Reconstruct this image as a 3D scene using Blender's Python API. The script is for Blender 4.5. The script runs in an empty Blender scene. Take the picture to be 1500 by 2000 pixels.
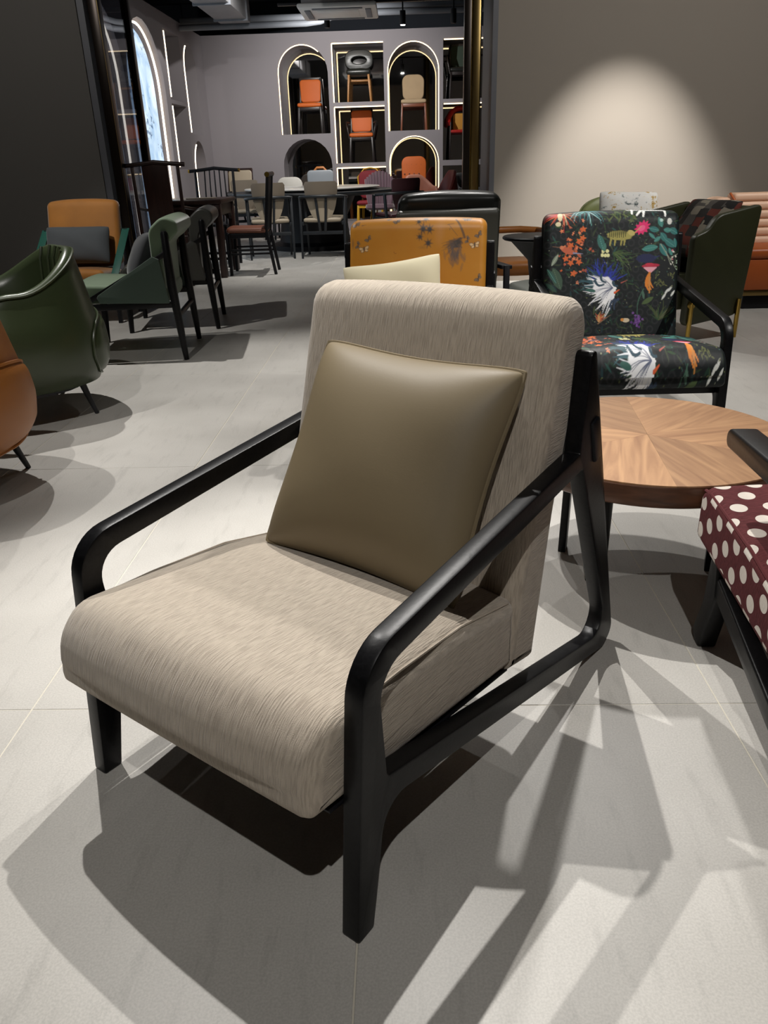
import bpy, bmesh, math, random
import numpy as np
from mathutils import Matrix, Vector
random.seed(7); rng = np.random.default_rng(7)
R = math.radians
SC = bpy.context.scene
COL = SC.collection

# ------------------------------------------------------------------ camera, world, lights, exposure
cam_d = bpy.data.cameras.new('camera'); cam = bpy.data.objects.new('camera', cam_d); COL.objects.link(cam)
cam_d.sensor_fit = 'VERTICAL'; cam_d.sensor_height = 36.0; cam_d.lens = 1515 / 2000 * 36.0
cam_d.clip_start = 0.05; cam_d.clip_end = 100
CR = ((0.99938621, 0.0167674, 0.03075797), (0.02113913, 0.41148805, -0.91116997), (-0.02793449, 0.91126091, 0.41088103))
cam.matrix_world = Matrix.Translation((0, 0, 1.08)) @ Matrix(CR).to_4x4()
SC.camera = cam
w = bpy.data.worlds.new('showroom_ambient'); SC.world = w; w.use_nodes = True
w.node_tree.nodes['Background'].inputs[0].default_value = (0.55, 0.57, 0.62, 1)
w.node_tree.nodes['Background'].inputs[1].default_value = 0.05
SC.view_settings.view_transform = 'Standard'; SC.view_settings.look = 'None'
SC.view_settings.gamma = 1; SC.view_settings.exposure = 0.12; SC.view_settings.use_curve_mapping = False

def spot(name, loc, target, watt, size=70, blend=0.75, rad=0.016, col=(1.0, 0.968, 0.925)):
    d = bpy.data.lights.new(name, 'SPOT'); d.energy = watt; d.spot_size = R(size); d.spot_blend = blend
    d.shadow_soft_size = rad; d.color = col
    o = bpy.data.objects.new(name, d); COL.objects.link(o); o.location = loc
    o.rotation_euler = (Vector(target) - Vector(loc)).to_track_quat('-Z', 'Y').to_euler()
    return o
K = 1.0
LIGHTS = [  # location, aim, watt, cone
    ((0.05, 2.90, 3.25), (0.10, 1.1, 0.0), 290, 60),
    ((-1.05, 2.77, 3.25), (-0.40, 1.1, 0.0), 265, 54),
    ((1.20, 4.30, 3.25), (0.25, 1.5, 0.0), 270, 56, 0.06),
    ((0.16, -0.70, 3.25), (-0.22, 1.15, 0.2), 125, 46),
    ((2.70, 1.70, 3.25), (1.25, 3.35, 0.5), 290, 40),  # unseen spot placed to light the floral chair's front
    ((0.9, 5.3, 3.25), (0.9, 3.6, 0.3), 170, 46),
    ((-2.7, 3.0, 3.25), (-1.7, 2.7, 0.0), 190, 48),
    ((-2.3, 4.9, 3.25), (-1.15, 4.0, 0.0), 300, 58),
    ((-1.5, 1.3, 3.25), (-1.75, 3.5, 0.35), 130, 42),  # unseen spot added to brighten the green tub chair
    ((-2.6, 4.5, 3.25), (-2.3, 6.2, 0.45), 190, 54),  # unseen spot placed to brighten the rust armchair
    ((0.2, 1.9, 3.25), (0.28, 3.5, 0.55), 150, 42),  # unseen spot added to brighten the mustard chair's front
    ((1.95, 6.2, 3.25), (1.95, 7.8, 0.10), 820, 46),
    ((3.2, 4.4, 3.25), (2.3, 5.6, 0.2), 170, 70),
    ((0.2, 6.6, 3.25), (0.45, 4.6, 0.3), 150, 62),
    ((-1.1, 9.0, 3.1), (-0.9, 9.6, 0.0), 230, 80),
    ((0.042, 12.0, 2.70), (-0.9, 11.9, 0.7), 130, 100),
    ((-0.9, 12.1, 2.80), (-0.9, 14.5, 1.6), 230, 125),  # added wash for the niche wall, hanging free without a fixture
    ((-1.5, 11.0, 3.2), (-3.2, 12.3, 1.2), 110, 110),  # added wash for the dining room's left wall
    ((2.6, 4.2, 3.3), (2.2, 7.8, 2.4), 210, 100),  # added wide fill for the right wall
    ((-3.0, 5.2, 3.3), (-3.6, 7.8, 1.6), 70, 100),  # added mild fill for the dark left wall
]
for a, b, p, s, *r_ in LIGHTS:
    spot('room_and_fill_spot', a, b, p * K, s, rad=r_[0] if r_ else 0.016)  # name shared by room lamps and added fill spots

# ------------------------------------------------------------------ helpers
def C(hx, k=1.0):
    hx = hx.lstrip('#'); v = [int(hx[i:i + 2], 16) / 255 for i in (0, 2, 4)]
    return tuple(((c / 12.92) if c <= 0.04045 else ((c + 0.055) / 1.055) ** 2.4) * k for c in v)

def tag(o, label=None, cat=None, group=None, kind=None):
    if label: o['label'] = label
    if cat: o['category'] = cat
    if group: o['group'] = group
    if kind: o['kind'] = kind
    return o

def thing(name, label, cat, loc=(0, 0, 0), rz=0.0, group=None, scale=1.0):
    o = bpy.data.objects.new(name, None); COL.objects.link(o); o.location = loc; o.rotation_euler = (0, 0, rz)
    o.empty_display_size = 0.1; o.scale = (scale,) * 3
    return tag(o, label, cat, group)

def obj(name, me, mat=None, parent=None, loc=(0, 0, 0), rot=(0, 0, 0), smooth=True):
    o = bpy.data.objects.new(name, me); COL.objects.link(o)
    if mat is not None and not me.materials: me.materials.append(mat)
    if parent: o.parent = parent
    o.location = loc; o.rotation_euler = rot
    if smooth:
        me.polygons.foreach_set('use_smooth', [True] * len(me.polygons))
    return o

def mesh(verts, faces, uv=None):
    me = bpy.data.meshes.new('m'); me.from_pydata([tuple(v) for v in verts], [], faces); me.update()
    return me

def autosmooth(me, ang=35):
    me.polygons.foreach_set('use_smooth', [True] * len(me.polygons))
    try: me.set_sharp_from_angle(angle=R(ang))
    except Exception: pass

def bm_mesh(bm, ang=35):
    me = bpy.data.meshes.new('m'); bm.normal_update(); bm.to_mesh(me); bm.free(); autosmooth(me, ang); return me

def box_bm(bm, a, b, bev=0.0, seg=2, mtx=None):
    r = bmesh.ops.create_cube(bm, size=1.0); vs = r['verts']
    sz = [b[i] - a[i] for i in range(3)]; ce = [(a[i] + b[i]) / 2 for i in range(3)]
    for v in vs: v.co = Vector((v.co.x * sz[0] + ce[0], v.co.y * sz[1] + ce[1], v.co.z * sz[2] + ce[2]))
    if bev > 0:
        es = list({e for v in vs for e in v.link_edges})
        r2 = bmesh.ops.bevel(bm, geom=es, offset=bev, segments=seg, profile=0.5, affect='EDGES')
        vs = list({v for f in r2['faces'] for v in f.verts} | {v for v in vs if v.is_valid})
    if mtx is not None: bmesh.ops.transform(bm, matrix=mtx, verts=[v for v in vs if v.is_valid])

def box(name, a, b, mat, parent=None, bev=0.004, seg=2, loc=(0, 0, 0), rot=(0, 0, 0)):
    bm = bmesh.new(); box_bm(bm, a, b, bev, seg)
    return obj(name, bm_mesh(bm), mat, parent, loc, rot, smooth=False)

def rot_min(d):
    return Vector((0, 0, 1)).rotation_difference(d)

def tube_mesh(pts, rad, n=10, caps=True, closed=False):
    pts = [Vector(p) for p in pts]; N = len(pts)
    rads = rad if hasattr(rad, '__len__') else [rad] * N
    V = []; F = []; up = None
    for i, p in enumerate(pts):
        if closed: d = pts[(i + 1) % N] - pts[i - 1]
        else: d = (pts[min(i + 1, N - 1)] - pts[max(i - 1, 0)])
        d.normalize()
        if up is None:
            up = Vector((0, 0, 1)) if abs(d.z) < 0.9 else Vector((1, 0, 0))
        x = up.cross(d); x.normalize(); y = d.cross(x); up = y
        for k in range(n):
            a = 2 * math.pi * k / n; V.append(p + (x * math.cos(a) + y * math.sin(a)) * rads[i])
    M_ = N if closed else N - 1
    for i in range(M_):
        for k in range(n):
            a = i * n + k; b = i * n + (k + 1) % n; j = ((i + 1) % N) * n
            F.append((a, b, j + (k + 1) % n, j + k))
    if caps and not closed:
        F.append(tuple(reversed(range(n)))); F.append(tuple((N - 1) * n + k for k in range(n)))
    me = mesh(V, F); autosmooth(me, 50); return me

def tube(name, pts, rad, mat, parent=None, n=10, closed=False):
    return obj(name, tube_mesh(pts, rad, n, True, closed), mat, parent, smooth=False)

def bar_mesh(p, q, wx, wy, wx2=None, wy2=None, bev=0.003, side=(0, 1, 0)):
    """rectangular tapered bar from p to q; side = direction of the wy width"""
    p = Vector(p); q = Vector(q); d = (q - p); d.normalize(); s = Vector(side); s = (s - d * s.dot(d)).normalized(); t = d.cross(s)
    wx2 = wx if wx2 is None else wx2; wy2 = wy if wy2 is None else wy2
    bm = bmesh.new(); vs = []
    for c, a, b in ((p, wx, wy), (q, wx2, wy2)):
        for i, j in ((-1, -1), (1, -1), (1, 1), (-1, 1)): vs.append(bm.verts.new(c + t * (i * a / 2) + s * (j * b / 2)))
    for f in ((3, 2, 1, 0), (4, 5, 6, 7), (0, 1, 5, 4), (1, 2, 6, 5), (2, 3, 7, 6), (3, 0, 4, 7)): bm.faces.new([vs[i] for i in f])
    bmesh.ops.recalc_face_normals(bm, faces=bm.faces)
    if bev: bmesh.ops.bevel(bm, geom=list(bm.edges), offset=bev, segments=2, profile=0.5, affect='EDGES')
    return bm_mesh(bm)

def bar(name, p, q, wx, wy, mat, parent=None, **k):
    return obj(name, bar_mesh(p, q, wx, wy, **k), mat, parent, smooth=False)

def lathe_mesh(prof, n=32, cap=True):
    V = []; F = []; N = len(prof)
    for r, z in prof:
        for k in range(n):
            a = 2 * math.pi * k / n; V.append((r * math.cos(a), r * math.sin(a), z))
    for i in range(N - 1):
        for k in range(n): F.append((i * n + k, i * n + (k + 1) % n, (i + 1) * n + (k + 1) % n, (i + 1) * n + k))
    if cap:
        F.append(tuple(reversed(range(n)))); F.append(tuple((N - 1) * n + k for k in range(n)))
    me = mesh(V, F); autosmooth(me, 40); return me

def lathe(name, prof, mat, parent=None, loc=(0, 0, 0), n=32):
    return obj(name, lathe_mesh(prof, n), mat, parent, loc, smooth=False)

def fillet(poly, seg=8):
    """poly of (x,y,r) -> list of (x,y) with rounded corners"""
    out = []; n = len(poly)
    for i in range(n):
        p = np.array(poly[i][:2], float); r = poly[i][2] if len(poly[i]) > 2 else 0
        a = np.array(poly[i - 1][:2], float); b = np.array(poly[(i + 1) % n][:2], float)
        if r <= 0: out.append(tuple(p)); continue
        u = (a - p) / np.linalg.norm(a - p); v = (b - p) / np.linalg.norm(b - p)
        cs = np.clip(u @ v, -0.9999, 0.9999); th = math.acos(cs)
        L = min(r / math.tan(th / 2), 0.49 * np.linalg.norm(a - p), 0.49 * np.linalg.norm(b - p)); r2 = L * math.tan(th / 2)
        p1 = p + u * L; p2 = p + v * L; bis = (u + v) / np.linalg.norm(u + v); c = p + bis * (r2 / math.sin(th / 2))
        a1 = math.atan2(*(p1 - c)[::-1]); a2 = math.atan2(*(p2 - c)[::-1]); da = (a2 - a1 + math.pi) % (2 * math.pi) - math.pi
        for k in range(seg + 1):
            t = a1 + da * k / seg; out.append((c[0] + r2 * math.cos(t), c[1] + r2 * math.sin(t)))
    return out

def prism_mesh(polys, depth, bev=0.004, axis='y', res=1):
    """closed 2D outlines (first outer, rest holes) in x-z, extruded along y about 0 (axis='y') or in x-y along z"""
    cu = bpy.data.curves.new('c', 'CURVE'); cu.dimensions = '2D'; cu.fill_mode = 'BOTH'
    cu.extrude = max(depth / 2 - bev, 0.0001); cu.bevel_depth = bev; cu.bevel_resolution = res; cu.offset = -bev
    for pl in polys:
        sp = cu.splines.new('POLY'); sp.points.add(len(pl) - 1); sp.use_cyclic_u = True
        for i, p in enumerate(pl): sp.points[i].co = (p[0], p[1], 0, 1)
    o = bpy.data.objects.new('c', cu); COL.objects.link(o)
    dg = bpy.context.evaluated_depsgraph_get(); dg.update()
    me = bpy.data.meshes.new_from_object(o.evaluated_get(dg)); bpy.data.objects.remove(o); bpy.data.curves.remove(cu)
    me.materials.clear()
    if axis == 'y': me.transform(Matrix.Rotation(R(90), 4, 'X'))
    bm = bmesh.new(); bm.from_mesh(me); bmesh.ops.remove_doubles(bm, verts=bm.verts, dist=1e-5)
    bmesh.ops.recalc_face_normals(bm, faces=bm.faces); bpy.data.meshes.remove(me)
    return bm_mesh(bm)

def prism(name, polys, depth, mat, parent=None, bev=0.004, axis='y', loc=(0, 0, 0), rot=(0, 0, 0), res=1):
    return obj(name, prism_mesh(polys, depth, bev, axis, res), mat, parent, loc, rot, smooth=False)

def resample(pl, n, dense=None):
    P = np.array(list(pl) + [pl[0]], float); d = np.r_[0, np.cumsum(np.linalg.norm(np.diff(P, axis=0), axis=1))]
    s = np.linspace(0, d[-1], n, endpoint=False)
    if dense:
        k = int(n * 0.78); r = n - k; L1, L2 = dense[0], d[-1] - dense[1]; r1 = max(2, int(r * L1 / (L1 + L2)))
        s = np.r_[np.linspace(0, dense[0], r1, endpoint=False), np.linspace(dense[0], dense[1], k, endpoint=False), np.linspace(dense[1], d[-1], r - r1, endpoint=False)]
    return np.c_[np.interp(s, d, P[:, 0]), np.interp(s, d, P[:, 1])], s

def loft_mesh(pl, t0, t1, r=0.03, crown=0.0, n=90, nt=28, paint=None, pw=None, dense=None):
    """soft cushion: closed x-z outline swept along y from t0 to t1 with rounded ends; uv = (y, arc length) in metres"""
    P, s = resample(pl, n, dense)
    area = 0.5 * np.sum(P[:, 0] * np.roll(P[:, 1], -1) - np.roll(P[:, 0], -1) * P[:, 1])
    T = np.roll(P, -1, 0) - np.roll(P, 1, 0); T /= np.linalg.norm(T, axis=1)[:, None]
    Nn = np.c_[T[:, 1], -T[:, 0]] * (1 if area > 0 else -1)
    m = max(6, nt // 5); e = r * (1 - np.cos(np.linspace(0, math.pi / 2, m, endpoint=False)))
    ts = np.r_[t0 + e, np.linspace(t0 + r, t1 - r, max(nt - 2 * m, 6)), (t1 - e)[::-1]]
    V = []; UV = []
    W = np.ones(n) if pw is None else np.array([pw(p) for p in P])
    for t in ts:
        dd = min(t - t0, t1 - t); ins = 0 if dd >= r else r - math.sqrt(max(0, r * r - (r - dd) ** 2))
        c = crown * max(0, 1 - abs((t - (t0 + t1) / 2) / ((t1 - t0) / 2)) ** 2.5)
        Q = P - Nn * ins + Nn * (c * W)[:, None]
        V.append(np.c_[Q[:, 0], np.full(n, t), Q[:, 1]]); UV.append(np.c_[np.full(n, t), s])
    V = np.concatenate(V); UV = np.concatenate(UV); m = len(ts); F = []
    for i in range(m - 1):
        a = i * n; b = a + n
        for k in range(n):
            k2 = (k + 1) % n; F.append((a + k, a + k2, b + k2, b + k))
    F.append(tuple(range(n - 1, -1, -1))); F.append(tuple(range((m - 1) * n, m * n)))
    me = bpy.data.meshes.new('m'); me.from_pydata(V.tolist(), [], F); me.update()
    bm = bmesh.new(); bm.from_mesh(me); bmesh.ops.recalc_face_normals(bm, faces=bm.faces); bm.to_mesh(me); bm.free()
    uvl = me.uv_layers.new(name='UVMap'); li = np.empty(len(me.loops), int); me.loops.foreach_get('vertex_index', li)
    uvv = UV[li]; per = s[-1] + (s[1] - s[0])
    ls = [p.loop_start for p in me.polygons]
    for p in me.polygons:
        sl = slice(p.loop_start, p.loop_start + p.loop_total)
        if p.loop_total > 4:
            q = V[li[sl]]; uvv[sl] = np.c_[q[:, 2], q[:, 0]]
        else:
            if uvv[sl, 1].max() - uvv[sl, 1].min() > per / 2:
                x = uvv[sl, 1]; x[x < per / 2] += per; uvv[sl, 1] = x
    uvl.data.foreach_set('uv', uvv.ravel())
    if paint is not None:
        col = paint(UV[:, 0], UV[:, 1], V); ca = me.color_attributes.new('print', 'FLOAT_COLOR', 'POINT')
        ca.data.foreach_set('color', np.c_[col, np.ones(len(col))].ravel())
    me.polygons.foreach_set('use_smooth', [True] * len(me.polygons))
    return me

def loft(name, pl, t0, t1, mat, parent=None, **k):
    return obj(name, loft_mesh(pl, t0, t1, **k), mat, parent)

def pil_pt(u, v, w, h, pinch):
    k = 1 - 0.055 * (abs(u) * abs(v)) ** 5
    return (u * k * w / 2 * (1 - pinch * (1 - v * v) * abs(u) ** 1.5 * 0.5), v * k * h / 2 * (1 - pinch * (1 - u * u) * abs(v) ** 1.5 * 0.5))
def pillow_mesh(w, h, th, n=34, pinch=0.10, seed=0, wr=0.0):
    """throw cushion in the x-y plane, thickness along z; edges bow inwards between the corners"""
    g = np.sin(np.linspace(-1, 1, n) * math.pi / 2); V = []; F = []; rr = np.random.default_rng(seed)
    ph = rr.uniform(0, 6.28, 6)
    for sgn in (1, -1):
        for v in g:
            for u in g:
                x, y = pil_pt(u, v, w, h, pinch); f = max(0.0, (1 - u ** 4) * (1 - v ** 4)) ** 0.5
                f = f * (0.72 + 0.28 * (1 - u * u) * (1 - v * v))
                V.append((x, y, sgn * th / 2 * f + wr * f * math.sin(5 * u + ph[0] + 2 * v) * math.sin(4 * v + ph[1])))
    N = n * n
    for i in range(n - 1):
        for j in range(n - 1):
            a = i * n + j; F.append((a, a + 1, a + n + 1, a + n)); b = N + a; F.append((b + n, b + n + 1, b + 1, b))
    me = mesh(V, F); bm = bmesh.new(); bm.from_mesh(me); bmesh.ops.remove_doubles(bm, verts=bm.verts, dist=1e-5); bm.to_mesh(me); bm.free()
    me.polygons.foreach_set('use_smooth', [True] * len(me.polygons))
    return me

def pillow_edge(w, h, pinch=0.10, n=26):
    g = np.sin(np.linspace(-1, 1, n, endpoint=False) * math.pi / 2); pt = lambda u, v: (*pil_pt(u, v, w, h, pinch), 0)
    return [pt(u, -1) for u in g] + [pt(1, v) for v in g] + [pt(-u, 1) for u in g] + [pt(-1, -v) for v in g]

def copy_tree(o, parent=None):
    c = o.copy(); COL.objects.link(c)
    if parent: c.parent = parent
    for ch in [x for x in ALLCH(o)]: copy_tree(ch, c)
    return c
def ALLCH(o): return [x for x in bpy.data.objects if x.parent == o]

# ------------------------------------------------------------------ materials
def base(name):
    m = bpy.data.materials.new(name); m.use_nodes = True; nt = m.node_tree
    return m, nt, nt.nodes['Principled BSDF']

def M(name, col, rough=0.5, metal=0.0, spec=0.5, var=0.12, vs=6.0, bump=0.0, bs=120.0, coat=0.0, sheen=0.0, emit=None, es=1.0, stretch=(1, 1, 1)):
    m, nt, b = base(name); L = nt.links
    b.inputs['Roughness'].default_value = rough; b.inputs['Metallic'].default_value = metal
    b.inputs['Specular IOR Level'].default_value = spec; b.inputs['Coat Weight'].default_value = coat
    b.inputs['Sheen Weight'].default_value = sheen; b.inputs['Sheen Roughness'].default_value = 0.4
    if emit: b.inputs['Emission Color'].default_value = (*emit, 1); b.inputs['Emission Strength'].default_value = es
    tc = nt.nodes.new('ShaderNodeTexCoord'); mp = nt.nodes.new('ShaderNodeMapping'); mp.inputs['Scale'].default_value = stretch
    L.new(tc.outputs['Object'], mp.inputs[0])
    nz = nt.nodes.new('ShaderNodeTexNoise'); nz.inputs['Scale'].default_value = vs; nz.inputs['Detail'].default_value = 4
    L.new(mp.outputs[0], nz.inputs[0])
    mx = nt.nodes.new('ShaderNodeMix'); mx.data_type = 'RGBA'
    mx.inputs['A'].default_value = (*[c * (1 - var) for c in col], 1); mx.inputs['B'].default_value = (*[min(1, c * (1 + var)) for c in col], 1)
    L.new(nz.outputs[0], mx.inputs['Factor']); L.new(mx.outputs['Result'], b.inputs['Base Color'])
    if bump > 0:
        n2 = nt.nodes.new('ShaderNodeTexNoise'); n2.inputs['Scale'].default_value = bs; n2.inputs['Detail'].default_value = 3
        L.new(mp.outputs[0], n2.inputs[0]); bp = nt.nodes.new('ShaderNodeBump'); bp.inputs['Strength'].default_value = bump; bp.inputs['Distance'].default_value = 0.003
        L.new(n2.outputs[0], bp.inputs['Height']); L.new(bp.outputs[0], b.inputs['Normal'])
    return m

def ridge_fabric(name, c1, c2, uscale=420, vscale=30, strength=0.75):
    m, nt, b = base(name); L = nt.links; b.inputs['Roughness'].default_value = 0.9; b.inputs['Specular IOR Level'].default_value = 0.15
    b.inputs['Sheen Weight'].default_value = 0.35; b.inputs['Sheen Roughness'].default_value = 0.45
    uv = nt.nodes.new('ShaderNodeTexCoord'); n0 = nt.nodes.new('ShaderNodeTexNoise'); n0.inputs['Scale'].default_value = 22
    L.new(uv.outputs['UV'], n0.inputs[0])
    ad = nt.nodes.new('ShaderNodeVectorMath'); ad.operation = 'MULTIPLY_ADD'; ad.inputs[1].default_value = (0.0045, 0.0, 0); L.new(n0.outputs['Color'], ad.inputs[0]); L.new(uv.outputs['UV'], ad.inputs[2])
    mp = nt.nodes.new('ShaderNodeMapping'); mp.inputs['Scale'].default_value = (uscale, vscale, 1); L.new(ad.outputs[0], mp.inputs[0])
    nz = nt.nodes.new('ShaderNodeTexNoise'); nz.inputs['Scale'].default_value = 1.0; nz.inputs['Detail'].default_value = 2.0; nz.inputs['Roughness'].default_value = 0.4; L.new(mp.outputs[0], nz.inputs[0])
    cr = nt.nodes.new('ShaderNodeValToRGB'); cr.color_ramp.elements[0].position = 0.36; cr.color_ramp.elements[1].position = 0.58
    cr.color_ramp.elements[0].color = (*c2, 1); cr.color_ramp.elements[1].color = (*c1, 1); L.new(nz.outputs[0], cr.inputs[0])
    L.new(cr.outputs[0], b.inputs['Base Color'])
    n3 = nt.nodes.new('ShaderNodeTexNoise'); n3.inputs['Scale'].default_value = 900; L.new(uv.outputs['UV'], n3.inputs[0])
    am = nt.nodes.new('ShaderNodeMath'); am.operation = 'MULTIPLY_ADD'; am.inputs[1].default_value = 0.35; L.new(n3.outputs[0], am.inputs[0]); L.new(nz.outputs[0], am.inputs[2])
    bp = nt.nodes.new('ShaderNodeBump'); bp.inputs['Strength'].default_value = strength; bp.inputs['Distance'].default_value = 0.004
    L.new(am.outputs[0], bp.inputs['Height']); L.new(bp.outputs[0], b.inputs['Normal'])
    return m

def dot_fabric(name, bg, dot, px=0.066, py=0.055, rad=0.0185):
    m, nt, b = base(name); L = nt.links; b.inputs['Roughness'].default_value = 0.9; b.inputs['Specular IOR Level'].default_value = 0.15
    uv = nt.nodes.new('ShaderNodeTexCoord'); sx = nt.nodes.new('ShaderNodeSeparateXYZ'); L.new(uv.outputs['UV'], sx.inputs[0])
    def mth(op, a, b_=None, c_=None):
        n = nt.nodes.new('ShaderNodeMath'); n.operation = op
        for i, q in enumerate((a, b_, c_)):
            if q is None: continue
            if isinstance(q, (int, float)): n.inputs[i].default_value = q
            else: L.new(q, n.inputs[i])
        return n.outputs[0]
    v = mth('DIVIDE', sx.outputs[1], py); row = mth('FLOOR', v); off = mth('MULTIPLY', mth('MODULO', row, 2.0), 0.5)
    u = mth('ADD', mth('DIVIDE', sx.outputs[0], px), mth('ABSOLUTE', off))
    fu = mth('MULTIPLY', mth('SUBTRACT', mth('FRACT', u), 0.5), px); fv = mth('MULTIPLY', mth('SUBTRACT', mth('FRACT', v), 0.5), py * 1.0)
    d = mth('SQRT', mth('ADD', mth('MULTIPLY', mth('MULTIPLY', fu, fu), 1.15), mth('MULTIPLY', fv, fv)))
    mask = mth('LESS_THAN', d, rad)
    nz = nt.nodes.new('ShaderNodeTexNoise'); nz.inputs['Scale'].default_value = 1.0; mp = nt.nodes.new('ShaderNodeMapping'); mp.inputs['Scale'].default_value = (60, 420, 1)
    L.new(uv.outputs['UV'], mp.inputs[0]); L.new(mp.outputs[0], nz.inputs[0])
    g = nt.nodes.new('ShaderNodeMix'); g.data_type = 'RGBA'; g.inputs['A'].default_value = (*[c * 0.3 for c in bg], 1); g.inputs['B'].default_value = (*[c * 1.9 for c in bg], 1); L.new(nz.outputs[0], g.inputs['Factor'])
    mx = nt.nodes.new('ShaderNodeMix'); mx.data_type = 'RGBA'; L.new(mask, mx.inputs['Factor']); L.new(g.outputs['Result'], mx.inputs['A']); mx.inputs['B'].default_value = (*dot, 1)
    L.new(mx.outputs['Result'], b.inputs['Base Color'])
    bp = nt.nodes.new('ShaderNodeBump'); bp.inputs['Strength'].default_value = 0.5; bp.inputs['Distance'].default_value = 0.003
    L.new(mth('ADD', nz.outputs[0], mask), bp.inputs['Height']); L.new(bp.outputs[0], b.inputs['Normal'])
    return m

def print_mat(name, rough=0.6, sheen=0.0):
    m, nt, b = base(name); a = nt.nodes.new('ShaderNodeVertexColor'); a.layer_name = 'print'
    nt.links.new(a.outputs[0], b.inputs['Base Color']); b.inputs['Roughness'].default_value = rough; b.inputs['Sheen Weight'].default_value = sheen
    b.inputs['Specular IOR Level'].default_value = 0.3
    return m

def wood(name, c1, c2, along=(1.2, 26, 26), rough=0.45, coat=0.0, scale=3.0, bump=0.08, spec=0.4):
    m, nt, b = base(name); L = nt.links; b.inputs['Roughness'].default_value = rough; b.inputs['Coat Weight'].default_value = coat; b.inputs['Specular IOR Level'].default_value = spec
    tc = nt.nodes.new('ShaderNodeTexCoord'); mp = nt.nodes.new('ShaderNodeMapping'); mp.inputs['Scale'].default_value = along; L.new(tc.outputs['Object'], mp.inputs[0])
    nz = nt.nodes.new('ShaderNodeTexNoise'); nz.inputs['Scale'].default_value = scale; nz.inputs['Detail'].default_value = 6; nz.inputs['Distortion'].default_value = 0.6; L.new(mp.outputs[0], nz.inputs[0])
    cr = nt.nodes.new('ShaderNodeValToRGB'); cr.color_ramp.elements[0].position = 0.3; cr.color_ramp.elements[1].position = 0.7
    cr.color_ramp.elements[0].color = (*c2, 1); cr.color_ramp.elements[1].color = (*c1, 1); L.new(nz.outputs[0], cr.inputs[0]); L.new(cr.outputs[0], b.inputs['Base Color'])
    bp = nt.nodes.new('ShaderNodeBump'); bp.inputs['Strength'].default_value = bump; bp.inputs['Distance'].default_value = 0.002; L.new(nz.outputs[0], bp.inputs['Height']); L.new(bp.outputs[0], b.inputs['Normal'])
    return m

def tile_mat():
    m, nt, b = base('grey_stone_tile'); L = nt.links; b.inputs['Roughness'].default_value = 0.42; b.inputs['Specular IOR Level'].default_value = 0.35
    tc = nt.nodes.new('ShaderNodeNewGeometry')
    n1 = nt.nodes.new('ShaderNodeTexNoise'); n1.inputs['Scale'].default_value = 2.2; n1.inputs['Detail'].default_value = 6; L.new(tc.outputs['Position'], n1.inputs[0])
    mp = nt.nodes.new('ShaderNodeMapping'); mp.inputs['Scale'].default_value = (9, 1.6, 1); mp.inputs['Rotation'].default_value = (0, 0, 0.25); L.new(tc.outputs['Position'], mp.inputs[0])
    n2 = nt.nodes.new('ShaderNodeTexNoise'); n2.inputs['Scale'].default_value = 3; n2.inputs['Detail'].default_value = 8; n2.inputs['Roughness'].default_value = 0.65; L.new(mp.outputs[0], n2.inputs[0])
    n3 = nt.nodes.new('ShaderNodeTexNoise'); n3.inputs['Scale'].default_value = 260; n3.inputs['Detail'].default_value = 2; L.new(tc.outputs['Position'], n3.inputs[0])
    c1 = nt.nodes.new('ShaderNodeValToRGB'); c1.color_ramp.elements[0].color = (*C('#b4b1ab'), 1); c1.color_ramp.elements[1].color = (*C('#c6c3bd'), 1)
    c1.color_ramp.elements[0].position = 0.3; c1.color_ramp.elements[1].position = 0.7; L.new(n1.outputs[0], c1.inputs[0])
    c2 = nt.nodes.new('ShaderNodeValToRGB'); c2.color_ramp.elements[0].color = (0.86, 0.86, 0.86, 1); c2.color_ramp.elements[1].color = (1, 1, 1, 1); c2.color_ramp.elements[0].position = 0.30; c2.color_ramp.elements[1].position = 0.46; L.new(n2.outputs[0], c2.inputs[0])
    c3 = nt.nodes.new('ShaderNodeValToRGB'); c3.color_ramp.elements[0].color = (0.90, 0.90, 0.90, 1); c3.color_ramp.elements[1].color = (1.04, 1.04, 1.04, 1); c3.color_ramp.elements[0].position = 0.35; c3.color_ramp.elements[1].position = 0.65; L.new(n3.outputs[0], c3.inputs[0])
    m1 = nt.nodes.new('ShaderNodeMix'); m1.data_type = 'RGBA'; m1.blend_type = 'MULTIPLY'; m1.inputs['Factor'].default_value = 1; L.new(c1.outputs[0], m1.inputs['A']); L.new(c2.outputs[0], m1.inputs['B'])
    m2 = nt.nodes.new('ShaderNodeMix'); m2.data_type = 'RGBA'; m2.blend_type = 'MULTIPLY'; m2.inputs['Factor'].default_value = 1; L.new(m1.outputs['Result'], m2.inputs['A']); L.new(c3.outputs[0], m2.inputs['B'])
    L.new(m2.outputs['Result'], b.inputs['Base Color'])
    return m

MT = {}
MT['tile'] = tile_mat()
MT['grout'] = M('cream_grout', C('#cfc9ba'), 0.9, var=0.05)
MT['black'] = wood('black_stained_wood', (0.007, 0.007, 0.008), (0.003, 0.003, 0.0035), (30, 30, 30), 0.36, 0.0, 4, 0.10, 0.22)
MT['black_plain'] = M('black_lacquer', (0.007, 0.007, 0.009), 0.42, spec=0.25, bump=0.02)
MT['ebony'] = wood('dark_red_brown_wood', (0.030, 0.012, 0.009), (0.012, 0.005, 0.004), (10, 10, 1.5), 0.35)
MT['beige'] = ridge_fabric('beige_ridged_chenille', C('#beb2a2'), C('#aa9e8f'))
MT['khaki'] = M('khaki_leather', C('#7b6e56'), 0.5, spec=0.3, var=0.03, vs=4, bump=0.03, bs=300)
MT['wall'] = M('warm_grey_wall_paint', C('#8d857b'), 0.85, var=0.02, vs=1.5)
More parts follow.
